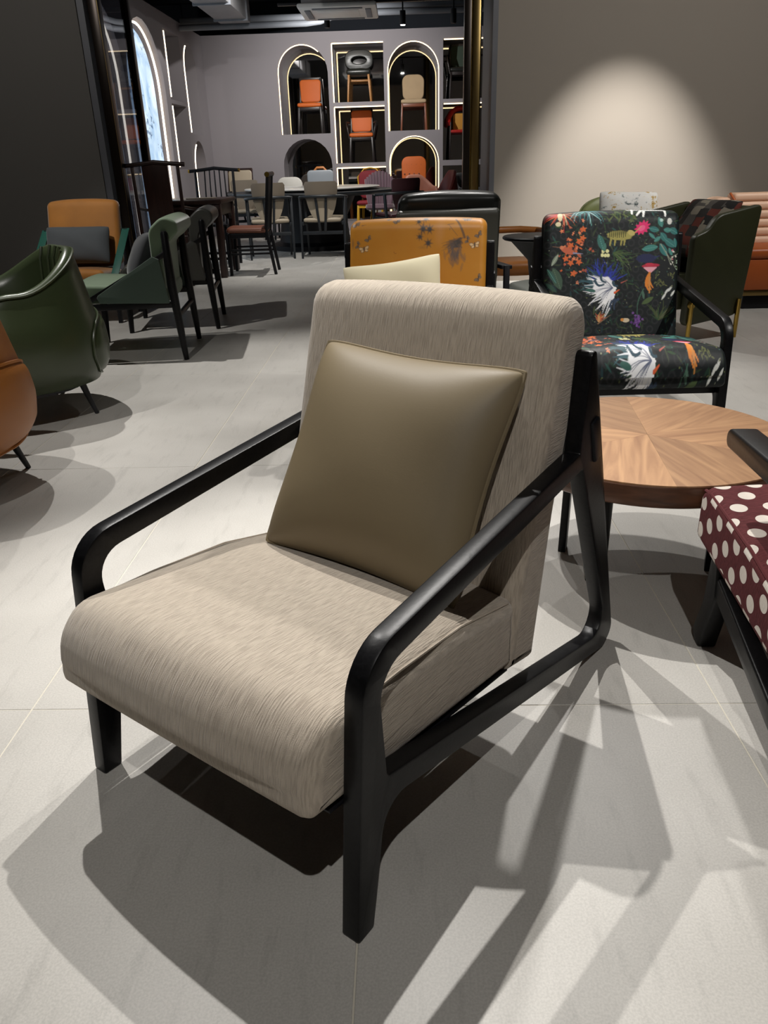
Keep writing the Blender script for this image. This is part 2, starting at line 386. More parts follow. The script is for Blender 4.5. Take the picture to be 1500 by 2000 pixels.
MT['wall_dark'] = M('dark_grey_wall_paint', C('#5f5c58'), 0.85, var=0.02, vs=1.5)
MT['wall_back'] = M('mauve_grey_wall_paint', C('#8b868a'), 0.85, var=0.02, vs=1.5)
MT['ceil'] = M('dark_navy_ceiling', C('#1b2028'), 0.9, var=0.2, vs=2)
MT['jamb'] = M('slate_grey_jamb', C('#5c5d62'), 0.5)
MT['brass'] = M('antique_brass', C('#8a754a'), 0.28, metal=1.0, var=0.08)
MT['bronze'] = M('dark_bronze_metal', C('#2b241f'), 0.3, metal=0.7, var=0.1)
MT['gold'] = M('gold_metal', C('#b99a4e'), 0.25, metal=1.0)
MT['led'] = M('warm_led_strip', (1, 1, 1), 0.5, var=0, emit=(1.0, 0.72, 0.37), es=2.6)
MT['led_white'] = M('white_led_strip', (1, 1, 1), 0.5, var=0, emit=(1.0, 0.84, 0.62), es=3.0)
MT['mirror'] = M('smoked_mirror', (0.55, 0.54, 0.54), 0.03, metal=1.0, var=0.0)
MT['pipe'] = M('grey_painted_pipe', C('#70747b'), 0.6)
MT['duct'] = M('galvanised_duct', C('#8a8a8c'), 0.4, metal=0.5, var=0.2)
MT['white_plastic'] = M('white_plastic', C('#d8d8d6'), 0.4)
MT['lamp_on'] = M('lit_lamp_lens', (1, 1, 1), 0.5, var=0, emit=(1, 0.97, 0.9), es=40)

# ------------------------------------------------------------------ setting: floor of single tiles, walls, ceiling
def plane_box(name, a, b, mat, parent=None, kind='structure', bev=0.0):
    o = box(name, a, b, mat, parent, bev)
    if kind and parent is None: o['kind'] = kind
    return o
floor = plane_box('floor', (-5.4, -1.7, -0.06), (5.4, 14.5, -0.0012), MT['grout'])
tb = bmesh.new(); box_bm(tb, (-0.3737, -0.7493, -0.012), (0.3737, 0.7493, 0.0), 0.0012, 1); tile_me = bm_mesh(tb)
tile_me.materials.append(MT['tile'])
for i in range(-7, 7):
    for j in range(-2, 9):
        cx = -0.088 + 0.75 * i + 0.375; cy = 1.365 + 1.5 * j + 0.75
        if abs(cx) > 5.1 or cy > 14.2: continue
        t = bpy.data.objects.new('tile', tile_me); COL.objects.link(t); t.location = (cx, cy, 0); t.parent = floor
YW = 7.8
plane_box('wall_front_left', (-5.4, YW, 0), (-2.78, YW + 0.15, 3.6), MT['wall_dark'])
plane_box('wall_front_right', (0.845, YW, 0), (5.4, YW + 0.9, 3.6), MT['wall'])
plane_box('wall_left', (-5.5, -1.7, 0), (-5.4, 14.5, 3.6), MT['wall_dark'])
plane_box('wall_right', (5.4, -1.7, 0), (5.5, 14.5, 3.6), MT['wall'])
plane_box('wall_rear', (-5.5, -1.8, 0), (5.5, -1.7, 3.6), MT['wall'])
plane_box('ceiling', (-5.5, -1.8, 3.6), (5.5, 15.6, 3.7), MT['ceil'])
plane_box('trim_1', (-2.78, YW + 0.02, 0), (-2.72, YW + 0.14, 3.6), MT['jamb'])
plane_box('trim_2', (0.80, YW + 0.0, 0), (0.845, YW + 0.9, 3.6), MT['jamb'])
# glazed jamb of the opening at the left
gm, gnt, gb = base('smoked_glass'); gb.inputs['Base Color'].default_value = (0.5, 0.52, 0.56, 1); gb.inputs['Roughness'].default_value = 0.02
gtr = gnt.nodes.new('ShaderNodeBsdfTransparent'); gtr.inputs[0].default_value = (0.42, 0.44, 0.48, 1); gmx = gnt.nodes.new('ShaderNodeMixShader'); gmx.inputs[0].default_value = 0.12
gl = gnt.nodes.new('ShaderNodeBsdfGlossy'); gl.inputs['Roughness'].default_value = 0.02
gnt.links.new(gtr.outputs[0], gmx.inputs[1]); gnt.links.new(gl.outputs[0], gmx.inputs[2]); gnt.links.new(gmx.outputs[0], gnt.nodes['Material Output'].inputs[0])
ge = thing('glass_partition', 'tall smoked glass panel between two dark bronze posts left of the opening', 'partition', (-2.65, 8.0, 0))
box('post', (-0.055, -0.12, 0), (0.03, 0.0, 3.6), MT['bronze'], ge)
box('post', (-0.035, 0.74, 0), (0.035, 0.83, 3.6), MT['bronze'], ge)
box('edge_trim', (0.03, -0.125, 0), (0.034, -0.118, 3.6), MT['brass'], ge, bev=0)
box('glass_pane', (-0.006, 0.0, 0.0), (0.006, 0.74, 3.6), gm, ge, bev=0)
ce = thing('metal_column', 'slim brass and dark bronze column at the right side of the opening', 'column', (0.64, 8.0, 0))
box('shaft', (0.005, -0.02, 0), (0.08, 0.10, 3.6), MT['brass'], ce, 0.003)
box('shaft', (-0.07, -0.02, 0), (-0.008, 0.10, 3.6), MT['bronze'], ce, 0.003)
box('reveal', (-0.008, 0.0, 0), (0.005, 0.08, 3.6), MT['gold'], ce, 0)

# back wall with niches: outline with holes, extruded
YB = 14.5
def arch_poly(x0, x1, z0, z1, seg=14):
    r = (x1 - x0) / 2; c = (x0 + x1) / 2
    return [(x0, z0), (x1, z0)] + [(c + r * math.cos(a), z1 - r + r * math.sin(a)) for a in np.linspace(0, math.pi, seg)]
def rect_poly(x0, x1, z0, z1): return [(x0, z0), (x1, z0), (x1, z1), (x0, z1)]
NICHES = [('arch', -2.015, -1.19, 1.55, 2.86, 'full'), ('rect', -1.12, -0.275, 2.005, 2.86, 'tl'), ('rect', -1.12, -0.275, 1.085, 1.945, 'tl'),
          ('arch', -0.22, 0.635, 1.555, 2.855, 'full'), ('rect', 0.695, 1.55, 2.005, 2.865, 't2'), ('rect', 0.695, 1.55, 1.085, 1.945, 't2'),
          ('arch', -2.02, -1.19, 0.12, 1.475, None), ('rect', -1.12, -0.275, 0.12, 1.02, 'tl'), ('arch', -0.22, 0.635, 0.12, 1.48, 'full'), ('rect', 0.695, 1.55, 0.12, 1.0, None)]
holes = [arch_poly(*n[1:5]) if n[0] == 'arch' else rect_poly(*n[1:5]) for n in NICHES]
bw = prism('wall_back', [rect_poly(-3.30, 5.4, 0, 3.02)] + holes, 0.20, MT['wall_back'], None, 0.0, 'y', (0, YB + 0.10, 0)); bw['kind'] = 'structure'
plane_box('wall_back_upper', (-5.4, YB + 0.9, 0), (5.4, YB + 1.0, 3.6), MT['ceil'])
ND = 0.58
for (k, x0, x1, z0, z1, led), hp in zip(NICHES, holes):
    outer = [(x0 - 0.02, z0 - 0.02), (x1 + 0.02, z0 - 0.02), (x1 + 0.02, z1 + 0.02), (x0 - 0.02, z1 + 0.02)]
    prism('niche_lining', [outer, hp], ND - 0.2, MT['wall_back'], bw, 0.0, 'y', (0, 0.1 + (ND - 0.2) / 2, 0))
    box('niche_mirror', (x0 - 0.02, ND - 0.1, z0 - 0.02), (x1 + 0.02, ND - 0.09, z1 + 0.02), MT['mirror'], bw, 0)
    if led:
        e = 0.012; r = (x1 - x0) / 2 - e; c = (x0 + x1) / 2
        yl = -0.098
        if led == 'full':
            p = [(x0 + e, yl, z0 + 0.0)] + [(c - r * math.cos(a), yl, z1 - (x1 - x0) / 2 + r * math.sin(a)) for a in np.linspace(0, math.pi, 20)]
            if x0 > -1: p.append((x1 - e, yl, z0))
            else: p = p[:-5]
            tube('led_strip', p, 0.008, MT['led'], bw, 6)
        elif led == 'tl':
            bar('led_strip', (x0 + e, yl, z0), (x0 + e, yl, z1 - e), 0.016, 0.016, MT['led'], bw, bev=0); bar('led_strip', (x0 + e, yl, z1 - e), (x1, yl, z1 - e), 0.016, 0.016, MT['led'], bw, bev=0)
        else:
            bar('led_strip', (x0 + e, yl, z1 - e), (x1, yl, z1 - e), 0.016, 0.016, MT['led'], bw, bev=0)
# dining room left wall (outline in y-z, built in x-z then turned)
XL = -3.22
LN = [('arch', 10.40, 12.0, 0.25, 2.80), ('rect', 12.23, 13.05, 1.97, 2.83), ('rect', 12.23, 13.05, 1.07, 1.92), ('arch', 13.17, 13.95, 1.56, 2.81), ('arch', 13.17, 13.95, 0.12, 1.47), ('arch', 8.72, 10.30, 0.25, 2.80)]
lh = [arch_poly(*n[1:]) if n[0] == 'arch' else rect_poly(*n[1:]) for n in LN]
lw = prism('wall_dining_left', [rect_poly(7.96, 14.5, 0, 3.02)] + lh, 0.20, MT['wall_back'], None, 0.0, 'y', (XL - 0.10, 0, 0), (0, 0, R(90))); lw['kind'] = 'structure'
def blue_panel():
    m, nt, b = base('backlit_blue_marble'); L = nt.links
    tc = nt.nodes.new('ShaderNodeNewGeometry'); n1 = nt.nodes.new('ShaderNodeTexNoise'); n1.inputs['Scale'].default_value = 1.6; n1.inputs['Detail'].default_value = 5; n1.inputs['Distortion'].default_value = 2.2; L.new(tc.outputs['Position'], n1.inputs[0])
    cr = nt.nodes.new('ShaderNodeValToRGB'); e = cr.color_ramp.elements; e[0].position = 0.3; e[0].color = (*C('#7aa6cc'), 1); e[1].position = 0.66; e[1].color = (*C('#dff0fc'), 1); L.new(n1.outputs[0], cr.inputs[0])
    n2 = nt.nodes.new('ShaderNodeTexNoise'); n2.inputs['Scale'].default_value = 16; n2.inputs['Detail'].default_value = 4; L.new(tc.outputs['Position'], n2.inputs[0])
    n3 = nt.nodes.new('ShaderNodeTexNoise'); n3.inputs['Scale'].default_value = 2.4; L.new(tc.outputs['Position'], n3.inputs[0])
    mu = nt.nodes.new('ShaderNodeMath'); mu.operation = 'MULTIPLY'; L.new(n2.outputs[0], mu.inputs[0]); L.new(n3.outputs[0], mu.inputs[1])
    c2 = nt.nodes.new('ShaderNodeValToRGB'); c2.color_ramp.elements[0].position = 0.33; c2.color_ramp.elements[0].color = (1, 1, 1, 1); c2.color_ramp.elements[1].position = 0.37; c2.color_ramp.elements[1].color = (0.12, 0.2, 0.3, 1); L.new(mu.outputs[0], c2.inputs[0])
    mx = nt.nodes.new('ShaderNodeMix'); mx.data_type = 'RGBA'; mx.blend_type = 'MULTIPLY'; mx.inputs['Factor'].default_value = 1; L.new(cr.outputs[0], mx.inputs['A']); L.new(c2.outputs[0], mx.inputs['B'])
    b.inputs['Base Color'].default_value = (0.1, 0.12, 0.15, 1); L.new(mx.outputs['Result'], b.inputs['Emission Color']); b.inputs['Emission Strength'].default_value = 1.05
    return m
MT['blue'] = blue_panel()
MT['peach_niche'] = M('warm_niche_back', C('#a58a76'), 0.8)
for (k, y0, y1, z0, z1), hp in zip(LN, lh):
    big = (y1 - y0) > 1.2; dep = 0.12 if big else 0.35
    if not big: prism('niche_lining', [rect_poly(y0 - 0.02, y1 + 0.02, z0 - 0.02, z1 + 0.02), hp], dep, MT['wall_back'], lw, 0.0, 'y', (0, 0.1 + dep / 2, 0))
    if big:
        g = 0.10; hp2 = arch_poly(y0 + g, y1 - g, z0, z1 - g)
        prism('backlit_panel', [hp2], 0.02, MT['blue'], lw, 0.0, 'y', (0, 0.03, 0))
        prism('niche_back', [rect_poly(y0 - 0.02, y1 + 0.02, z0 - 0.02, z1 + 0.02)], 0.02, MT['wall_back'], lw, 0.0, 'y', (0, 0.11, 0))
        r = (y1 - y0) / 2 - 0.05; c = (y0 + y1) / 2
        p = [(y0 + 0.05, -0.03, z0)] + [(c - r * math.cos(a), -0.03, z1 - (y1 - y0) / 2 + r * math.sin(a)) for a in np.linspace(0, math.pi, 24)] + [(y1 - 0.05, -0.03, z0)]
        tube('led_strip', p, 0.014, MT['led_white'], lw, 6)
    else:
        box('niche_back', (y0 - 0.02, 0.1 + dep, z0 - 0.02), (y1 + 0.02, 0.1 + dep + 0.02, z1 + 0.02), MT['peach_niche'] if k == 'rect' or z0 < 1 else MT['mirror'], lw, 0)
        e = 0.02; r = (y1 - y0) / 2 - e; c = (y0 + y1) / 2
        if k == 'rect': p = [(y0 + e, -0.099, z0 + 0.03), (y0 + e, -0.099, z1 - 0.03)]
        else: p = [(y0 + e, -0.099, z0 + 0.02)] + [(c - r * math.cos(q), -0.099, z1 - r - e + r * math.sin(q)) for q in np.linspace(0, 1.1, 8)]
        tube('led_strip', p, 0.012, MT['led_white'], lw, 6)

# ------------------------------------------------------------------ fabric prints painted point by point
class Paint:
    def __init__(s, x, y, bg):
        s.x, s.y = x, y; s.c = np.tile(np.array(bg, float), (len(x), 1))
    def sub(s, x0, x1, y0, y1):
        return np.nonzero((s.x > x0) & (s.x < x1) & (s.y > y0) & (s.y < y1))[0]
    def mix(s, i, m, col):
        m = np.clip(m, 0, 1)[:, None]; s.c[i] = s.c[i] * (1 - m) + np.array(col) * m
    def blob(s, cx, cy, rx, ry, col, ang=0.0, jag=0.0, k=9, soft=0.12, a=1.0):
        R_ = max(rx, ry) * (1 + jag) * 1.1; i = s.sub(cx - R_, cx + R_, cy - R_, cy + R_)
        dx, dy = s.x[i] - cx, s.y[i] - cy; ca, sa = math.cos(ang), math.sin(ang)
        u = (dx * ca + dy * sa) / rx; v = (-dx * sa + dy * ca) / ry; r = np.hypot(u, v)
        if jag: r = r * (1 + jag * np.sin(k * np.arctan2(v, u) + cx))
        s.mix(i, np.clip((1 - r) / soft, 0, 1) * a, col)
    def stroke(s, x0, y0, x1, y1, w0, w1, col, a=1.0, bend=0.0, soft=2.0):
        n = 5 if bend else 1; dx, dy = x1 - x0, y1 - y0
        P = [(x0 + dx * i / n - dy * bend * math.sin(math.pi * i / n), y0 + dy * i / n + dx * bend * math.sin(math.pi * i / n)) for i in range(n + 1)]
        pd = max(w0, w1) + soft; id_ = s.sub(min(p[0] for p in P) - pd, max(p[0] for p in P) + pd, min(p[1] for p in P) - pd, max(p[1] for p in P) + pd)
        X, Y = s.x[id_], s.y[id_]; m = np.zeros(len(id_))
        for i in range(n):
            (ax, ay), (bx, by) = P[i], P[i + 1]; ex, ey = bx - ax, by - ay; l2 = ex * ex + ey * ey + 1e-9
            t = np.clip(((X - ax) * ex + (Y - ay) * ey) / l2, 0, 1); d = np.hypot(X - ax - t * ex, Y - ay - t * ey)
            ww = w0 + (w1 - w0) * (i + t) / n; m = np.maximum(m, np.clip((ww - d) / soft + 0.5, 0, 1))
        s.mix(id_, m * a, col)
    def leaf(s, cx, cy, l, w, ang, col, vein=None, a=1.0):
        i = s.sub(cx - l - w, cx + l + w, cy - l - w, cy + l + w)
        dx, dy = s.x[i] - cx, s.y[i] - cy; ca, sa = math.cos(ang), math.sin(ang); u = (dx * ca + dy * sa) / l; v = (-dx * sa + dy * ca)
        hw = w * np.clip(1 - u * u, 0, 1) ** 0.8; s.mix(i, np.clip((hw - np.abs(v)) / 2.5, 0, 1) * a, col)
        if vein is not None: s.mix(i, np.where(np.abs(u) < 0.9, np.clip((1.6 - np.abs(v)) / 1.5, 0, 1), 0) * 0.8, vein)
    def ring(s, cx, cy, r, w, col, a=1.0):
        i = s.sub(cx - r - 9, cx + r + 9, cy - r - 9, cy + r + 9)
        d = np.abs(np.hypot(s.x[i] - cx, s.y[i] - cy) - r); s.mix(i, np.clip((w - d) / 2 + 0.5, 0, 1) * a, col)

def floral(x, y):
    q = Paint(x, y, (0.0055, 0.0085, 0.0095)); rr = random.Random(3); st = q.stroke
    T, TL, G, GD, OR, RD = (0.03, 0.16, 0.15), (0.16, 0.42, 0.38), (0.03, 0.07, 0.025), (0.012, 0.035, 0.022), (0.62, 0.13, 0.035), (0.5, 0.03, 0.03)
    for i in range(11):
        for j in range(16): q.ring(330 + 57 * i + (28 if j % 2 else 0), 220 + 45 * j, 16, 4, (0.05, 0.05, 0.055), 0.28)
    for _ in range(420):
        cx, cy = rr.uniform(300, 1080), rr.uniform(200, 1000); a = rr.uniform(0, 6.3); q.leaf(cx, cy, rr.uniform(12, 32), rr.uniform(2, 7), a, rr.choice([GD, GD, G, (0.012, 0.035, 0.04), (0.025, 0.04, 0.018), (0.05, 0.07, 0.03), (0.02, 0.07, 0.06)]))
    for _ in range(240):
        cx, cy = rr.uniform(300, 1080), rr.uniform(200, 1000); q.blob(cx, cy, 3.5, 3, rr.choice([(0.10, 0.12, 0.04), (0.2, 0.22, 0.15), (0.04, 0.10, 0.08)]))
    def fan(cx, cy, a0, a1, n, l0, l1, wd, cols, bend=0.15):
        for _ in range(n):
            a = rr.uniform(a0, a1); l = rr.uniform(l0, l1); st(cx, cy, cx + l * math.cos(a), cy + l * math.sin(a), wd, 0.8, rr.choice(cols), 1, rr.uniform(-bend, bend))
    fan(400, 232, -0.3, 3.5, 30, 60, 120, 4, [OR, RD, (0.35, 0.08, 0.03), (0.7, 0.3, 0.15)])
    q.blob(398, 250, 15, 34, (0.72, 0.62, 0.40), 0.1, 0.05); q.blob(385, 296, 16, 12, (0.75, 0.66, 0.42)); st(420, 235, 432, 300, 4, 2, (0.6, 0.5, 0.3))
    fan(545, 200, 0.2, 2.9, 28, 70, 130, 5, [T, TL, (0.05, 0.2, 0.22), (0.3, 0.5, 0.5), (0.02, 0.06, 0.07)])
    for _ in range(40): q.leaf(rr.uniform(640, 820), rr.uniform(205, 290), 22, 5, rr.uniform(0, 3.1), rr.choice([(0.06, 0.09, 0.025), (0.10, 0.13, 0.04), G]))
    for i in range(14): st(770 + i * 15, 198, 778 + i * 15, 226, 4, 3, (0.75, 0.75, 0.72))
    for a in ((800, 205, 790, 255), (850, 222, 815, 264), (850, 222, 980, 220), (978, 215, 972, 268), (862, 225, 850, 270)): st(*a, 8, 5, (0.85, 0.85, 0.82))
    q.blob(845, 325, 42, 30, (0.75, 0.03, 0.16), -0.5, 0.16, 11); q.blob(842, 328, 22, 14, (0.85, 0.12, 0.28), -0.5)
    q.blob(722, 362, 74, 26, (0.36, 0.32, 0.09), 0.05, 0.04); q.blob(785, 350, 22, 14, (0.5, 0.42, 0.14), 0.4)
    for i in range(9): st(668 + i * 11, 336, 664 + i * 11, 372, 3, 2, (0.03, 0.03, 0.01))
    for xx in (675, 700, 735, 752): st(xx, 375, xx - 6, 410, 6, 4, (0.33, 0.29, 0.08))
    st(800, 352, 840, 318, 2, 1, (0.6, 0.5, 0.1))
    for cx, cy, l, wd, a in ((910, 335, 26, 16, 0.2), (945, 300, 24, 15, 1.2), (1020, 345, 24, 18, 0.5), (965, 375, 26, 18, 0.9), (1000, 405, 34, 20, 0.6), (890, 430, 40, 18, -0.15), (965, 440, 34, 20, 1.0), (1030, 405, 22, 13, 1.4), (930, 385, 20, 12, -0.6), (985, 340, 20, 14, 0.1), (1005, 450, 20, 11, 1.1), (900, 368, 22, 10, 0.7)):
        q.leaf(cx, cy, l * 1.15, wd, a, rr.choice([T, (0.05, 0.22, 0.19), (0.10, 0.32, 0.29)]), TL)
    q.blob(995, 296, 14, 17, (0.75, 0.75, 0.7)); q.blob(950, 290, 10, 8, (0.5, 0.7, 0.66))
    for a in ((950, 410, 1040, 540), (980, 450, 1010, 520), (1010, 480, 1050, 460)): st(*a, 2, 1, (0.35, 0.38, 0.28))
    for _ in range(14): q.blob(rr.uniform(1000, 1055), rr.uniform(440, 560), 6, 4, rr.choice([(0.7, 0.68, 0.6), (0.6, 0.15, 0.2), (0.3, 0.4, 0.3)]), rr.uniform(0, 3))
    for _ in range(46):
        cx = rr.gauss(475, 48); cy = rr.gauss(420, 75); q.blob(cx, cy, rr.uniform(4, 11), rr.uniform(4, 9), rr.choice([OR, (0.45, 0.10, 0.05), (0.7, 0.22, 0.10)]), rr.uniform(0, 3), 0.3, 5)
    q.blob(438, 432, 42, 17, (0.50, 0.12, 0.06), 0.35); st(470, 445, 520, 450, 5, 1, (0.25, 0.25, 0.35)); q.blob(405, 415, 12, 10, (0.6, 0.2, 0.1)); st(395, 413, 355, 408, 2, 1, (0.2, 0.1, 0.06))
    for cx, cy in ((455, 405), (522, 325), (500, 385), (428, 472), (500, 492), (470, 550), (520, 370), (455, 495)): q.blob(cx, cy, 14, 13, OR, 0, 0.3, 5)
    for cx, cy in ((632, 440), (655, 440), (645, 462), (628, 460), (660, 462)): q.blob(cx, cy, 10, 10, (0.72, 0.70, 0.35))
    q.leaf(620, 395, 44, 20, 1.25, (0.04, 0.14, 0.12), TL); q.leaf(640, 420, 24, 10, 1.7, (0.06, 0.18, 0.14))
    fan(690, 450, 0.0, 1.2, 16, 70, 140, 3, [(0.06, 0.10, 0.03), (0.09, 0.13, 0.05), G], 0.25)
    fan(640, 600, 3.2, 6.1, 46, 70, 140, 6, [(0.012, 0.018, 0.12), (0.02, 0.035, 0.28), (0.03, 0.05, 0.42), (0.02, 0.05, 0.09)], 0.2)
    fan(600, 620, 2.8, 4.2, 18, 60, 120, 6, [(0.03, 0.08, 0.10), (0.05, 0.12, 0.14), (0.02, 0.05, 0.06)], 0.2)
    fan(700, 632, 1.9, 3.75, 42, 100, 178, 8, [(0.84, 0.85, 0.87), (0.76, 0.78, 0.82), (0.87, 0.87, 0.87)], 0.08)
    q.blob(640, 625, 62, 58, (0.84, 0.85, 0.87), 0.3, 0.05)
    for _ in range(16):
        a = rr.uniform(2.0, 3.7); l = rr.uniform(60, 150); st(690, 630, 690 + l * math.cos(a), 630 + l * math.sin(a), 1.6, 0.8, (0.10, 0.12, 0.20), 0.8, 0.1)
    for a in ((590, 590, 640, 610), (625, 560, 650, 600), (690, 600, 715, 620)): st(*a, 7, 4, (0.03, 0.07, 0.10), 1, 0.3)
    q.blob(568, 640, 28, 10, (0.04, 0.12, 0.10), 0.2); st(700, 655, 725, 640, 6, 2, (0.7, 0.12, 0.04)); st(735, 605, 768, 592, 3, 1, (0.4, 0.1, 0.08))
    q.blob(870, 482, 58, 24, (0.015, 0.02, 0.07), 0.0, 0.05); st(920, 478, 945, 470, 5, 2, (0.02, 0.03, 0.1))
    q.blob(897, 520, 52, 11, (0.42, 0.02, 0.05), -0.05); q.blob(890, 514, 26, 9, (0.5, 0.03, 0.06))
    for i in range(9): st(862 + i * 8, 530, 895, 556, 4, 3, (0.75, 0.36, 0.42))
    for i in range(9): st(893, 556, 872 + i * 5, 625 + (i * 7) % 24, 5, 3, (0.68, 0.22, 0.03), 1, 0.12)
    st(893, 580, 893, 660, 6, 3, (0.6, 0.25, 0.06))
    q.leaf(380, 575, 62, 28, 1.2, (0.05, 0.09, 0.06), (0.16, 0.22, 0.15)); q.leaf(352, 560, 48, 14, 1.0, (0.04, 0.10, 0.08), TL)
    q.leaf(368, 478, 36, 12, -1.0, (0.22, 0.27, 0.2), (0.65, 0.68, 0.6)); q.leaf(350, 620, 40, 12, 0.7, (0.03, 0.07, 0.05))
    for cx, cy in ((975, 680), (990, 655), (1010, 640), (1025, 665)): q.leaf(cx, cy, 22, 7, 2.2, (0.66, 0.68, 0.64))
    for _ in range(26): q.leaf(rr.uniform(910, 1030), rr.uniform(560, 630), 10, 4, rr.uniform(0, 3), rr.choice([(0.13, 0.14, 0.05), (0.08, 0.09, 0.03)]))
    st(860, 640, 830, 780, 3, 2, (0.05, 0.12, 0.08), 1, 0.1); q.leaf(885, 700, 38, 14, -0.5, (0.07, 0.11, 0.04)); q.leaf(860, 670, 26, 8, 1.4, (0.07, 0.14, 0.1))
    for _ in range(26): q.blob(rr.gauss(828, 14), rr.gauss(800, 14), 7, 7, rr.choice([(0.09, 0.03, 0.16), (0.16, 0.07, 0.26)]))
    fan(615, 800, 3.6, 6.2, 16, 20, 55, 6, [OR, (0.4, 0.08, 0.04), (0.55, 0.3, 0.12)]); st(610, 815, 680, 770, 3, 1, (0.25, 0.15, 0.08))
    for cx in (700, 720): st(cx, 690, cx - 20, 740, 7, 4, (0.03, 0.05, 0.09), 1, 0.2)
    q.blob(765, 800, 22, 12, (0.6, 0.5, 0.35)); q.blob(745, 797, 10, 9, (0.6, 0.25, 0.05)); fan(950, 800, 3.6, 6.0, 22, 50, 110, 4, [G, (0.06, 0.08, 0.03), (0.09, 0.10, 0.05)], 0.1)
    return q.c

def mustard(x, y):
    q = Paint(x, y, C('#b57a28')); rr = random.Random(5); D = (0.06, 0.05, 0.045); st = q.stroke
    for _ in range(40): q.blob(rr.uniform(80, 1400), rr.uniform(40, 760), rr.uniform(60, 150), rr.uniform(40, 120), C(rr.choice(['#b07220', '#bb8232', '#a96d1f'])), 0, 0, 1, 0.9, 0.35)
    q.blob(950, 190, 60, 170, C('#c08a55'), 0.1, 0, 1, 0.9, 0.5)
    def maple(cx, cy, r):
        for k in range(7):
            a = k * 0.9 + cx; st(cx, cy, cx + r * math.cos(a), cy + r * math.sin(a), r * 0.28, 1, D, 0.8, 0, 10)
        q.blob(cx, cy, r * 0.5, r * 0.5, D, 0, 0, 1, 0.6, 0.7)
    for a in ((750, 130, 34), (812, 98, 40), (792, 188, 46), (852, 192, 44), (762, 252, 34), (842, 305, 44)): maple(*a)
    st(800, 120, 780, 280, 3, 2, D, 0.7, 0.05); q.blob(790, 340, 60, 20, D, 0, 0, 1, 0.9, 0.25)
    st(1090, 105, 1175, 260, 8, 11, D, 0.75, -0.05, 6); st(1040, 170, 1110, 245, 3, 2, D, 0.7); st(1015, 160, 1075, 148, 3, 2, D, 0.6); st(1040, 200, 1030, 150, 2, 1, D, 0.5)
    for _ in range(34):
        a = rr.uniform(2.5, 3.9); l = rr.uniform(60, 180); st(1140 + rr.uniform(-30, 20), 290 + rr.uniform(-25, 60), 1140 + l * math.cos(a), 310 - l * math.sin(a) * 0.5 + rr.uniform(-20, 60), 7, 1, D, 0.55, 0.06, 6)
    for _ in range(40): q.leaf(rr.gauss(1095, 42), rr.gauss(400, 52), 44, 12, rr.uniform(0.9, 2.2), (0.11, 0.085, 0.075), None, 0.35)
    q.blob(1095, 405, 75, 100, (0.09, 0.075, 0.07), 0.2, 0, 1, 0.9, 0.5)
    def fly(cx, cy, s, a, light):
        W = C('#d8b78a') if light else C('#7b6652')
        for sg in (-1, 1):
            for l, wd, da in ((1.0, 0.42, 0.45), (0.7, 0.36, -0.35)):
                th = a + (da if sg > 0 else math.pi - da); ex, ey = cx + s * 0.6 * l * math.cos(th), cy - s * 0.6 * l * math.sin(th)
                q.blob(ex, ey, s * 0.56 * l, s * wd * 0.85, D, -th, 0.0, 1, 0.25, 0.8); q.blob(ex, ey, s * 0.46 * l, s * wd * 0.62, W, -th, 0, 1, 0.3)
        st(cx, cy - s * 0.5, cx, cy + s * 0.4, 4, 3, D)
    for a in ((160, 140, 44, 0.4, 0), (240, 352, 50, 0.2, 1), (280, 265, 36, 0.7, 0), (182, 312, 34, 1.2, 0), (545, 126, 38, 0.4, 0), (468, 92, 26, 0.2, 0), (1195, 102, 46, 0.1, 0), (1270, 328, 48, 0.2, 1), (1305, 242, 38, 0.7, 0), (1205, 282, 34, 1.2, 0), (1312, 600, 40, 0.9, 0)): fly(*a)
    st(215, 150, 255, 142, 4, 1, D, 0.7); st(1240, 118, 1285, 116, 4, 1, D, 0.7); q.blob(130, 300, 16, 60, D, 0, 0, 1, 0.8, 0.5); st(525, 375, 545, 385, 3, 2, (0.2, 0.06, 0.02), 0.8, 0.4)
    return q.c

# ------------------------------------------------------------------ the lounge armchair (main chair and its sisters)
FR_OUT = fillet([(0.0, 0.0, 0.006), (0.043, 0.488, 0.085), (0.716, 0.568, 0.004), (0.736, 0.757, 0.012), (0.758, 0.757, 0.012), (1.006, 0.028, 0.055), (0.95, 0.004, 0.03), (0.081, 0.222, 0.05), (0.040, 0.0, 0.006)], 8)
FR_IN = fillet([(0.075, 0.449, 0.055), (0.736, 0.531, 0.008), (0.962, 0.047, 0.045), (0.087, 0.267, 0.008)], 8)
SEAT = fillet([(0.55, 0.175, 0.02), (0.55, 0.318, 0.02), (0.36, 0.362, 0.2), (0.012, 0.393, 0.06), (-0.033, 0.345, 0.08), (-0.046, 0.256, 0.018)], 8)
BACK = fillet([(0.515, 0.165, 0.01), (0.553, 0.345, 0.3), (0.690, 0.840, 0.05), (0.775, 0.850, 0.055), (0.800, 0.79, 0.05), (0.705, 0.45, 0.3), (0.645, 0.135, 0.02)], 8)
WCH, TH = 0.665, 0.034

